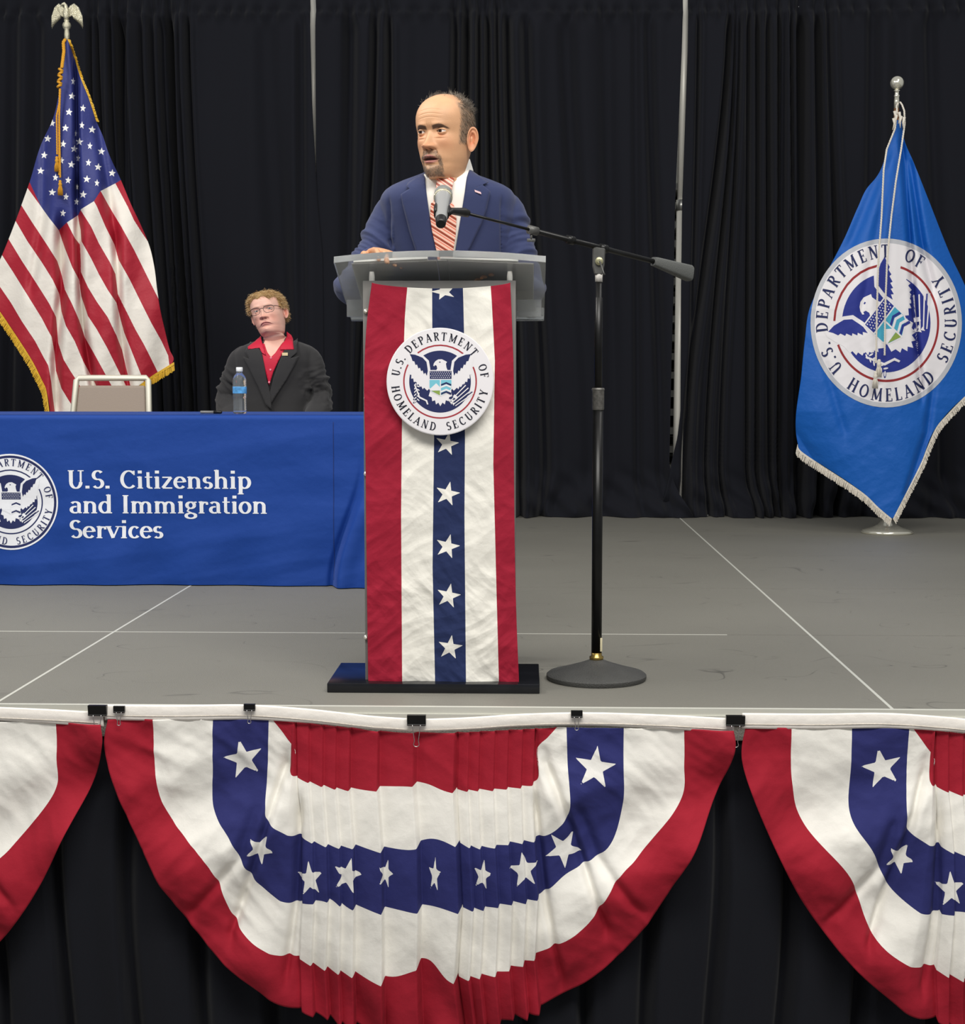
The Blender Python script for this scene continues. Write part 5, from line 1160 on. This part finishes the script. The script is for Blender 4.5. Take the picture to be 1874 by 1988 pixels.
rs = np.random.RandomState(1); nzv = np.array([noise.noise(Vector(p)*90) for p in HP[::2, ::2].reshape(-1, 3)]).reshape(HP[::2, ::2].shape[:2]); nzv = np.repeat(np.repeat(nzv, 2, 0), 2, 1)[:HP.shape[0], :HP.shape[1]]
must = ss(.026, .020, ax)*ss(-.0470, -.0510, Z)*ss(-.0720, -.0675, Z)*(1-.35*np.exp(-(X/.003)**2))
goat = np.maximum(np.exp(-((ax-.0275)/.0042)**4)*ss(-.060, -.066, Z)*ss(-.118, -.1, Z+0), ss(.031, .025, ax)*ss(-.088, -.092, Z))
goat = goat*(1-.9*np.exp(-(X/.020)**4)*ss(-.0915, -.087, Z))
beard = np.clip((must*.62+goat*.70)*(.85+.5*nzv), 0, .85)*front
hl = .062+.012*ss(-.02, .06, Y)           # hair edge on the side of the head
temple = ss(-.042, -.026, Y)              # in front of this the temple is bare
side_h = temple*ss(-.034, -.020, Z+.0*Y)*ss(.034, .052, ax+ss(.0, .05, Y)*.1)*(1-ss(hl+.018, hl+.034, Z)*ss(.07, .02, Y))*ss(-.075, -.045, Z)
crown = ss(-.008, .018, Y)*ss(.0, .05, Z)
hairm = np.clip(np.maximum(side_h, crown), 0, 1); thin = ss(.086, .104, Z)*ss(-.052, -.01, Y)*.35
mk['hairtint'] = np.clip(np.maximum(np.maximum(hairm*.72, thin), beard), 0, 1); mk['flush'] = np.clip(.55*g2(X, Z, 0, -.042, .018, .012)+.35*g2(ax, Z, .042, -.03, .02, .02)+.45*g2(ax, Z, .031, -.008, .014, .008), 0, 1)*front
skin1 = skin_mat('warm_tan_skin', (208, 160, 122), (172, 112, 104), (124, 108, 92), (92, 70, 56))
# arms: shoulder, elbow, wrist (image left arm rests its hand on the lectern's front edge)
zh_ = lambda Yv: FZ+(BZ-FZ)*(Yv-FY)/(BY-FY)+.018
hd1 = np.array((.40, -.90, .04)); wl = px2(746, 492, .30)-hd1/np.linalg.norm(hd1)*.085; el_ = px2(690, 562, .62); shl = px2(768, 402, BY_-.045)
wr = np.array((px2(985, 560, .50)[0], .455, zh_(.455)+.034)); er = px2(1020, 562, .64); shr = px2(978, 400, BY_-.045)
hv, hf = hand_mesh(1, (15, 15, 9)); F1 = frame(hd1, (0.10, .25, 1)); H1 = hv*1.0 @ F1.T+wl
hv2, hf2 = hand_mesh(-1, (16, 20, 12)); F2 = frame((-.45, -.75, .22), (-.05, .38, 1)); H2 = hv2 @ F2.T+wr
legsR = [.085, .078, .06, .056, .045]; lz = T.R[0, 0]
legs = [([(ct[0]+s*.095, BY_, lz+.05), (ct[0]+s*.1, BY_, .72), (ct[0]+s*.105, BY_-.01, .48), (ct[0]+s*.11, BY_, .3), (ct[0]+s*.115, BY_+.01, .09)], legsR) for s in (-1, 1)]
arms = [([shl, px2(751, 440, .665), el_+(0, 0, .01), (el_+wl)/2, wl], [.035, .035, .034, .032, .026]), ([shr, px2(990, 440, .665), er+(0, 0, .01), (er+wr)/2, wr], [.035, .035, .034, .032, .026])]
ears = [ear_mesh(1, Rm, hc, sc1, 1.08, 46), ear_mesh(-1, Rm, hc, sc1, 1.08, 34)]
bodyA, A_ = body_mesh(HP, T, Rm, hc, sc1, extra, .058, mk, tt_, [(H1, hf), (H2, hf2)], legs, arms, skin1, t, ears)
eyes(t, Rm, hc, sc1, ex, ez, f0, (-.12, -1, .02), (62, 40, 28))
hm = [mat('hair_dark_grey', (112, 101, 88), .6), mat('hair_grey', (160, 150, 136), .6), mat('hair_brown', (74, 62, 52), .6)]
def f_at(M_):
    from_flat = M_
    def fn(p):
        j = int(np.argmin(np.abs(zs-p[2]))); i = int(np.argmin(np.abs(HP[j, :, 0]-p[0])+np.abs(HP[j, :, 1]-p[1]))); return from_flat[j, i]
    return fn
lay_side = lambda p, n_, r: (lambda v: v/np.linalg.norm(v))(np.array((0, .55, -.75))-n_*np.dot(n_, (0, .55, -.75))+n_*.28+r.normal(0, .12, 3))
strands(HP, f_at(hairm*(1-.6*ss(-.010, -.034, Z))), 5200, .012, .00034, lay_side, 0, 5, Rm, hc, sc1, 'hair', hm, t)
lay_top = lambda p, n_, r: (lambda v: v/np.linalg.norm(v))(np.array((-.5*np.sign(p[0]+.02), .55, .15))+n_*.55+r.normal(0, .28, 3))
topm = ss(.062, .080, Z)*ss(-.030, -.010, Y)*.9+.25*ss(.100, .112, Z)*ss(-.06, -.03, Y)
strands(HP, f_at(np.clip(topm, 0, 1)), 2300, .020, .00032, lay_top, .0007, 6, Rm, hc, sc1, 'thin_top_hair', hm, t)
lay_b = lambda p, n_, r: (lambda v: v/np.linalg.norm(v))(np.array((.5*p[0]/.03, 0, -.9))+n_*.45+r.normal(0, .2, 3))
strands(HP, f_at(np.clip(beard*1.3, 0, 1)*(beard > .18)), 2400, .0055, .00030, lay_b, 0, 7, Rm, hc, sc1, 'goatee', [mat('beard_brown', (84, 62, 50), .6), mat('beard_grey', (134, 120, 108), .6)], t)
for sg_ in (-1, 1): strands(HP, f_at(mk['brow']*(X*sg_ > 0)), 170, .0085, .00026, lambda p, n_, r: (lambda v: v/np.linalg.norm(v))(np.array((np.sign(p[0])*.9, 0, .25))+n_*.25+r.normal(0, .1, 3)), 0, 8, Rm, hc, sc1, 'eyebrow', [hm[2]], t)
# jacket
mb = MB(); zt_ = T.R[-1, 0]-.012; zb_ = px2(0, 850)[2]
mb.grid(np.array([T.ring(z) for z in np.linspace(zb_, zt_, 60)]), wrap=True); mb.f += [tuple(range(72))[::-1], tuple(range(59*72, 60*72))]; mb.m += [0, 0]
limb(mb, [shl+(.035, .0, .012), shl+(-.004, 0, -.018), px2(751, 440, .665), px2(731, 490, .65), el_+(0, 0, .01), (el_*.62+wl*.38)+(0, 0, .004), wl*.94+el_*.06-(hd1*.012)], [.050, .060, .059, .057, .055, .050, .0385], 34, 30)
limb(mb, [shr+(-.035, .0, .012), shr+(.004, 0, -.018), px2(990, 440, .665), px2(1003, 490, .655), er+(0, 0, .01), (er*.62+wr*.38)+(0, 0, .004), wr*.94+er*.06], [.050, .060, .059, .057, .055, .050, .0385], 34, 30)
def dispJ(v, no):
    o = np.zeros(len(v))
    for s_, e_, sg in ((shl, el_, -1), (shr, er, 1)):
        ab = e_-s_; q_ = np.clip(((v-s_) @ ab)/(ab @ ab), -.2, 1.3); dist = np.linalg.norm(v-s_-q_[:, None]*ab, axis=1)
        k = ss(.16, .09, dist)*ss(.02, .40, q_)*(np.abs(v[:, 0]-ct[0]) > .165)
        o += k*.026*crumple(v[:, 0]*6+v[:, 2]*13, v[:, 2]*9-v[:, 0]*10*sg+v[:, 1]*6, 4, 12)
    # seam groove where sleeve meets chest, soft drape below
    for xs_ in (px2(757, 440, BY_-.1)[0], px2(976, 440, BY_-.1)[0]): o += -.0075*np.exp(-((v[:, 0]-xs_)/.0055)**2)*(v[:, 1] < BY_-.05)*ss(1.455, 1.41, v[:, 2])
    o += .0035*crumple(v[:, 0]*6, v[:, 2]*6, 9, 10)*ss(1.40, 1.25, v[:, 2])
    return o
remeshed(mb, 'suit_jacket', suit, t, .0042, dispJ, 7)
TF = lambda x, z: T.front(x, z)
ko = lambda pts, off, name, mt, th=.003, maxlen=.012: patch(pts, TF, off, name, mt, t, th, BY_-.1, maxlen)
ko([(826, 344), (842, 338), (870, 352), (900, 336), (912, 330), (916, 345), (906, 400), (894, 450), (884, 500), (878, 560), (858, 560), (846, 480), (836, 420), (829, 380)], .005, 'shirt_front', shirt)
tie = masked(mat('tie_silk', (240, 196, 178), .45), [('tie_a', (150, 62, 40), 0), ('tie_b', (225, 120, 96), 0)])
def tie_piece(pts, off, name):
    o = ko(pts, off, name, tie, .006, .0028); n = len(o.data.vertices); v = np.zeros(n*3); o.data.vertices.foreach_get('co', v); v = v.reshape(-1, 3)
    for k, ph, wd in (('tie_a', 0, .34), ('tie_b', .42, .16)):
        a = o.data.attributes.new(k, 'FLOAT', 'POINT'); fq = (v[:, 0]*.62+v[:, 2]*1.0)/.0215+ph; a.data.foreach_set('value', (wd-np.abs((fq % 1)-.5)*2*1.0+0).astype(np.float32))
tie_piece([(841, 402), (850, 392), (872, 391), (884, 404), (889, 430), (887, 460), (880, 500), (874, 560), (870, 590), (862, 560), (852, 500), (842, 450), (839, 425)], .012, 'necktie')
tie_piece([(852, 356), (868, 352), (885, 356), (880, 380), (872, 394), (858, 394), (851, 378)], .022, 'tie_knot')
lapL = [(824, 343), (829, 352), (832, 380), (837, 420), (844, 460), (853, 500), (866, 575), (850, 600), (826, 540), (813, 500), (799, 455), (786, 402), (783, 383), (800, 373), (793, 368), (796, 362), (808, 353)]
lapR = [(912, 331), (918, 336), (931, 347), (942, 356), (949, 360), (938, 366), (946, 372), (953, 378), (946, 410), (935, 440), (915, 480), (903, 500), (884, 560), (872, 590), (874, 545), (884, 498), (893, 450), (900, 410), (905, 380), (908, 352)]
ko(lapL, .0095, 'lapel', suit2, .0035); ko(lapR, .0095, 'lapel', suit2, .0035)
# collar: band round the neck with two points
nk = T.R[-1]; ncx = (nk[1]+nk[2])/2; ncy = nk[4]; zc_ = nk[0]
def collar(parent, ncx, ncy, zc_, r0, r1, drop, point, mt, gap=16, open_=1.0, rise=.022, lean=0):
    rows = []
    for j in range(9):
        f_ = j/8; row = []
        for k in range(72):
            phi = math.radians(gap/2+(360-gap)*k/71); e = max(0, 1-min(phi, 2*math.pi-phi)/1.0)   # 1 at the opening
            r = r0+(r1-r0)*f_; zt2 = zc_+rise*(.5-.5*math.cos(phi))*1.0-.004*e; zz_ = zt2-(drop+point*e**1.6)*f_
            sg = 1 if phi < math.pi else -1; sp = e**1.3*f_*open_*.032*sg
            row.append((ncx+r*math.sin(phi)+sp, ncy-r*1.02*math.cos(phi)-e*f_*.020+lean*(zz_-zc_), zz_))
        rows.append(row)
    return MB().grid(np.array(rows)).build('shirt_collar', mt, parent, solid=.0025)
collar(t, ncx+.002, ncy-.004, zc_+.014, .060, .071, .036, .034, shirt)
pin = px2(929, 380, BY_-.1)
def onT(a, b, off):
    p = px2(a, b, BY_-.1); return np.array((p[0], float(TF(np.array(p[0]), np.array(p[2])))-off, p[2]))
pp = onT(930, 380, .0155); mb = MB()
mb.add([pp+np.array((x_, 0, z_)) for x_, z_ in ((-.0105, .007), (.0085, .000), (.0105, -.0065), (-.0085, .0005))]+[pp+np.array((x_, -.0015, z_)) for x_, z_ in ((-.0105, .007), (.0085, .000), (.0105, -.0065), (-.0085, .0005))], [(0, 1, 2, 3), (7, 6, 5, 4), (0, 4, 5, 1), (1, 5, 6, 2), (2, 6, 7, 3), (3, 7, 4, 0)])
fixn(mb.build('lapel_pin', mat('enamel_pin', (235, 200, 205), .25), t, smooth=False))
# trousers and shoes
def trousers(parent, legs, T, mt, R=(.105, .095, .082, .078, .075)):
    mb = MB(); zt2 = T.R[0, 0]+.02
    mb.grid(np.array([T.ring(z, 72, .95) for z in np.linspace(zt2-.10, zt2+.12, 8)]), wrap=True); mb.f += [tuple(range(72))[::-1], tuple(range(7*72, 8*72))]; mb.m += [0, 0]
    for P, _ in legs: limb(mb, P, R, 24, 24)
    remeshed(mb, 'trousers', mt, parent, .010, lambda v, n_: .003*crumple(v[:, 0]*8, v[:, 2]*6, 2, 8), 5)
def shoe(parent, x, y, ang, mt):
    rows = []; c_, s_ = math.cos(ang), math.sin(ang)
    for f_, hw, h, zb2 in ((0, .012, .03, .0), (.03, .032, .075, 0), (.12, .036, .09, 0), (.3, .036, .078, 0), (.5, .044, .056, 0), (.75, .046, .044, 0), (.92, .036, .034, 0), (1.0, .012, .016, .002)):
        yy = .10-.29*f_; rows.append([(x+(hw*math.copysign(abs(math.cos(a))**.7, math.cos(a)))*c_-yy*s_*-1*0+yy*-s_, y+yy*c_+hw*math.cos(a)*s_, .001+zb2+h*.5+h*.5*math.copysign(abs(math.sin(a))**.6, math.sin(a))) for a in np.linspace(0, 2*math.pi, 24, endpoint=False)])
    A = np.array(rows); mb = MB().grid(A, wrap=True); n_ = A.shape[0]; mb.f += [tuple(range(24))[::-1], tuple(range((n_-1)*24, n_*24))]; mb.m += [0, 0]
    o = fixn(mb.build('shoe', mt, parent)); sbd = o.modifiers.new('s', 'SUBSURF'); sbd.levels = 1; sbd.render_levels = 1
trousers(t, legs, T, suit)
lth = mat('black_leather', (20, 18, 18), .3)
for s in (-1, 1): shoe(t, ct[0]+s*.118, BY_-.02, s*.12, lth)

# ------------------------------------------------------------------ the seated person
SY = 3.62; px3 = lambda a, b, Y=SY: PX(np.array(float(a)), np.array(float(b)), Y)
def rt3(rows, Y): return Torso([(px3(0, py, Y)[2], px3(xl, py, Y)[0], px3(xr, py, Y)[0], hd, Y) for py, xl, xr, hd in rows])
T2 = rt3([(652, 514, 553, .058), (658, 505, 565, .070), (664, 492, 582, .085), (671, 474, 600, .10), (680, 460, 608, .115), (695, 455, 611, .128), (720, 458, 609, .135), (755, 462, 606, .135), (795, 464, 606, .140), (840, 458, 612, .145), (905, 452, 618, .15)], SY)
c3 = px3(533, 800)
t = thing('person', 'seated person in glasses, black jacket and open red collared shirt behind the blue table', 'person', (c3[0], SY, 0))
blk = mat('black_wool', (42, 41, 42), .8, bump=[(900, .15), (30, .1)], sheen=.15); redm = mat('magenta_red_shirt', (196, 12, 52), .6, sheen=.1)
S2 = dict(w=[(-.122, .046), (-.115, .053), (-.10, .0595), (-.08, .0645), (-.06, .0680), (-.03, .0715), (0, .0735), (.03, .0745), (.055, .0725), (.08, .0660), (.095, .0570), (.106, .045), (.114, .030), (.118, .017), (.12, .003)],
          eye_f=.0685, open=.0002, curve=-.0060, mouthw=1.22, cheek=.005, nose=.0235, lid_hi=.0038, lid_lo=.0036, lines=.4, frown=.6, fold=.0024, lash=.7, mouth_z=-.0705)
HP, zs, extra, tt_, mk, ex, ez, f0 = head_surface(S2)
X, Y, Z = HP[..., 0], HP[..., 1], HP[..., 2]; ax = np.abs(X); front = ss(.02, .05, -Y)
hc = px3(521, 609, SY-.055); Rm = rotm(-9, -9, -14); sc2 = np.array((1.06, 1.03, .93))
mk['brow'] = mk['brow']*.25
hl2 = .072-.010*ss(.02, .045, ax)+.006*np.sin(X*130)
hair2 = np.maximum(ss(hl2-.004, hl2+.004, Z), ss(-.046, -.030, Y)*ss(.004, .018, Z+ss(.02, .045, Y)*.09))*ss(-.050, -.035, Z); mk['hairtint'] = np.clip(hair2, 0, 1)*.9
mk['flush'] = np.clip(.6*g2(X, Z, 0, -.042, .02, .012)+.55*g2(ax, Z, .040, -.045, .022, .03)+.3*ss(-.07, -.09, Z), 0, 1)*front
skin2 = skin_mat('fair_pink_skin', (232, 184, 166), (206, 138, 132), (150, 116, 74), (160, 112, 84))
wl = px3(470, 800, SY-.36); wl[2] = .58; wr = px3(590, 800, SY-.36); wr[2] = .58
el_ = px3(444, 776, SY+.02); er = px3(622, 772, SY+.02); shl = px3(471, 694, SY); shr = px3(597, 692, SY)
H1 = hv @ frame((.5, -.8, -.1), (0, 0, 1)).T+wl; H2 = hv2 @ frame((-.5, -.8, -.1), (0, 0, 1)).T+wr
legs = [([(c3[0]+s*.09, SY+.02, .53), (c3[0]+s*.10, SY-.22, .54), (c3[0]+s*.11, SY-.44, .50), (c3[0]+s*.11, SY-.47, .28), (c3[0]+s*.11, SY-.46, .09)], legsR) for s in (-1, 1)]
arms = [([shl, (shl+el_)/2, el_, (el_+wl)/2, wl], [.035, .035, .034, .032, .026]), ([shr, (shr+er)/2, er, (er+wr)/2, wr], [.035, .035, .034, .032, .026])]
ears = [ear_mesh(1, Rm, hc, sc2, .95, 34), ear_mesh(-1, Rm, hc, sc2, .95, 30)]
body_mesh(HP, T2, Rm, hc, sc2, extra, .056, mk, tt_, [(H1, hf), (H2, hf2)], legs, arms, skin2, t, ears)
eyes(t, Rm, hc, sc2, ex, ez, f0, (.22, -1, -.10), (92, 96, 100))
hb = [mat('hair_strawberry_blond', (206, 170, 116), .5), mat('hair_light_brown', (168, 130, 82), .5), mat('hair_pale_blond', (228, 200, 154), .5)]
# hair cap with curls on top
cap = HP.copy(); nr_ = HP-np.array((0, .01, 0)); nr_ /= np.linalg.norm(nr_, axis=-1, keepdims=True)
nz2 = np.array([noise.noise(Vector(p)*70) for p in HP.reshape(-1, 3)]).reshape(HP.shape[:2])
cap += nr_*((.0035+.004*nz2)*np.clip(hair2, 0, 1)-.004*(1-hair2))[..., None]
W_ = cap.reshape(-1, 3) @ Rm.T*sc2+hc; jmax = int(np.sum(zs > -.06)); W_ = W_.reshape(cap.shape)[:jmax]
MB().grid(W_[::-1], wrap=True).build('hair', mat('hair_base', (184, 148, 98), .6, bump=[(300, .8)], var=.3, vscale=80), t)
lay2 = lambda p, n_, r: (lambda v: v/np.linalg.norm(v))(np.array((np.sign(p[0]+.004)*.75, -.35 if p[1] < 0 else .5, -.35))-n_*np.dot(n_, (0, 0, -.35))*.5+n_*.15+r.normal(0, .25, 3))
strands(cap, lambda p: f_at(hair2)(p), 2600, .023, .00075, lay2, .0030, 15, Rm, hc, sc2, 'curls', hb, t)
# glasses
gm_ = mat('dark_brown_frame', (52, 26, 24), .3); gl = thing_parent = t
def hw_(P): return np.array(P, float) @ Rm.T*sc2+hc
mb = MB(); lens = MB(); fz = lambda x: .0985-.10*abs(x)**1.0*.18-(abs(x)/.07)**2*.012
for s in (-1, 1):
    L = []
    for k in range(41):
        a = 2*math.pi*k/40; c_, s_ = math.cos(a), math.sin(a); x_ = s*(.0335+.0245*math.copysign(abs(c_)**.62, c_)); z_ = -.001+.0180*math.copysign(abs(s_)**.68, s_)*(1.0 if s_ > 0 else 1.08)-.0022*c_*s_*0
        if s_ < 0: x_ -= s*c_*.0035*abs(s_)
        L.append((x_, -fz(x_), z_))
    mb.tube(hw_(L), .00125, 8, cap=False); top = [p for p in L if p[2] > .009]; mb.tube(hw_(L[4:17]), .0018, 8)
    c_l = hw_([(s*.0335, -fz(.0335)+.0003, 0)]); lens.add(np.vstack([c_l, hw_(L[:-1])]), [(0, 1+k, 1+(k+1) % 40) for k in range(40)])
    mb.tube(hw_([(s*.0585, -fz(.0585), .010), (s*.068, -.084, .010), (s*.0765, -.055, .009), (s*.079, -.01, .006), (s*.079, .012, .003)]), .0016, 8)
mb.tube(hw_([(-.0095, -.0985, .003), (-.005, -.1015, .0065), (.005, -.1015, .0065), (.0095, -.0985, .003)]), .0017, 8)
gg = mb.build('glasses', gm_, t); lens.build('lens', mat('clear_lens', (250, 250, 252), .0, trans=1, ior=1.01), gg)
mb = MB(); zt_ = T2.R[-1, 0]-.030; zb_ = T2.R[0, 0]
mb.grid(np.array([T2.ring(z) for z in np.linspace(zb_, zt_, 50)]), wrap=True); mb.f += [tuple(range(72))[::-1], tuple(range(49*72, 50*72))]; mb.m += [0, 0]
limb(mb, [shl+(.03, 0, .02), shl+(-.004, 0, -.01), px3(458, 730, SY), el_+(0, 0, .02), (el_*.5+wl*.5), wl*.94+el_*.06], [.052, .062, .060, .058, .052, .042], 30, 28)
limb(mb, [shr+(-.03, 0, .02), shr+(.004, 0, -.01), px3(611, 730, SY), er+(0, 0, .02), (er*.5+wr*.5), wr*.94+er*.06], [.052, .062, .060, .058, .052, .042], 30, 28)
def disp2(v, no):
    o = np.zeros(len(v))
    for s_, e_, sg in ((shl, el_, -1), (shr, er, 1)):
        ab = e_-s_; q_ = np.clip(((v-s_) @ ab)/(ab @ ab), -.2, 1.3); dist = np.linalg.norm(v-s_-q_[:, None]*ab, axis=1)
        o += ss(.15, .08, dist)*ss(.2, .8, q_)*-.02*0+ss(.15, .08, dist)*ss(.1, .6, q_)*.034*crumple(v[:, 0]*7+v[:, 2]*12, v[:, 2]*10-v[:, 0]*11*sg, 6, 12)
    return o+.003*crumple(v[:, 0]*6, v[:, 2]*6, 19, 10)*ss(1.2, .9, v[:, 2])
remeshed(mb, 'jacket', blk, t, .006, disp2, 6)
TF2 = lambda x, z: T2.front(x, z)
k3 = lambda pts, off, name, mt, th=.004: patch(pts, TF2, off, name, mt, t, th, SY-.1, .012)
k3([(506, 668), (514, 668), (521, 684), (529, 694), (537, 686), (549, 666), (556, 664), (555, 678), (543, 702), (534, 722), (526, 748), (519, 722), (509, 690)], .012, 'shirt_front', redm)
k3([(515, 654), (552, 653), (550, 668), (537, 689), (529, 697), (520, 687), (512, 668)], .009, 'neckline_skin', skin2, .002)
k3([(503, 652), (514, 674), (519, 690), (512, 686), (506, 676), (484, 679), (482, 674), (494, 664)], .020, 'collar_wing', redm)
k3([(553, 643), (562, 650), (568, 664), (572, 679), (546, 680), (547, 672), (553, 662)], .020, 'collar_wing', redm)
k3([(484, 664), (496, 668), (511, 684), (516, 705), (522, 740), (530, 770), (531, 795), (520, 785), (505, 750), (488, 716), (475, 693), (487, 697), (478, 683)], .017, 'lapel', blk)
k3([(574, 656), (563, 670), (553, 682), (544, 705), (534, 735), (528, 760), (531, 782), (541, 765), (560, 735), (573, 710), (582, 691), (565, 696), (578, 684)], .017, 'lapel', blk)
def onT2(a, b, off):
    p = px3(a, b, SY-.1); return np.array((p[0], float(TF2(np.array(p[0]), np.array(p[2])))-off, p[2]))
for a, b in ((529, 695), (528.5, 718), (526, 742)): MB().lathe([(0, -.001), (.0055, -.001), (.0055, .0015), (.004, .002), (0, .0015)], onT2(a, b, .0165), 16, axis=(0, -1, 0)).build('button', mat('pearl_button', (225, 120, 140), .3), t)
p = onT2(556, 688, .0245); MB().box(p[0]-.0145, p[0]+.0145, p[1]-.002, p[1], p[2]-.0075, p[2]+.0075, bev=.001).build('lapel_pin', mat('enamel_pin_b', (226, 206, 160), .3), t)
trousers(t, legs, Torso([(.46, c3[0]-.19, c3[0]+.19, .14, SY), (.60, c3[0]-.19, c3[0]+.19, .14, SY), (.9, c3[0]-.19, c3[0]+.19, .14, SY)]), blk)
for s in (-1, 1): shoe(t, c3[0]+s*.11, SY-.47, 0, lth)
chair(float(c3[0]), SY+.06, 'banquet chair the seated person in the black jacket is sitting on', 0)
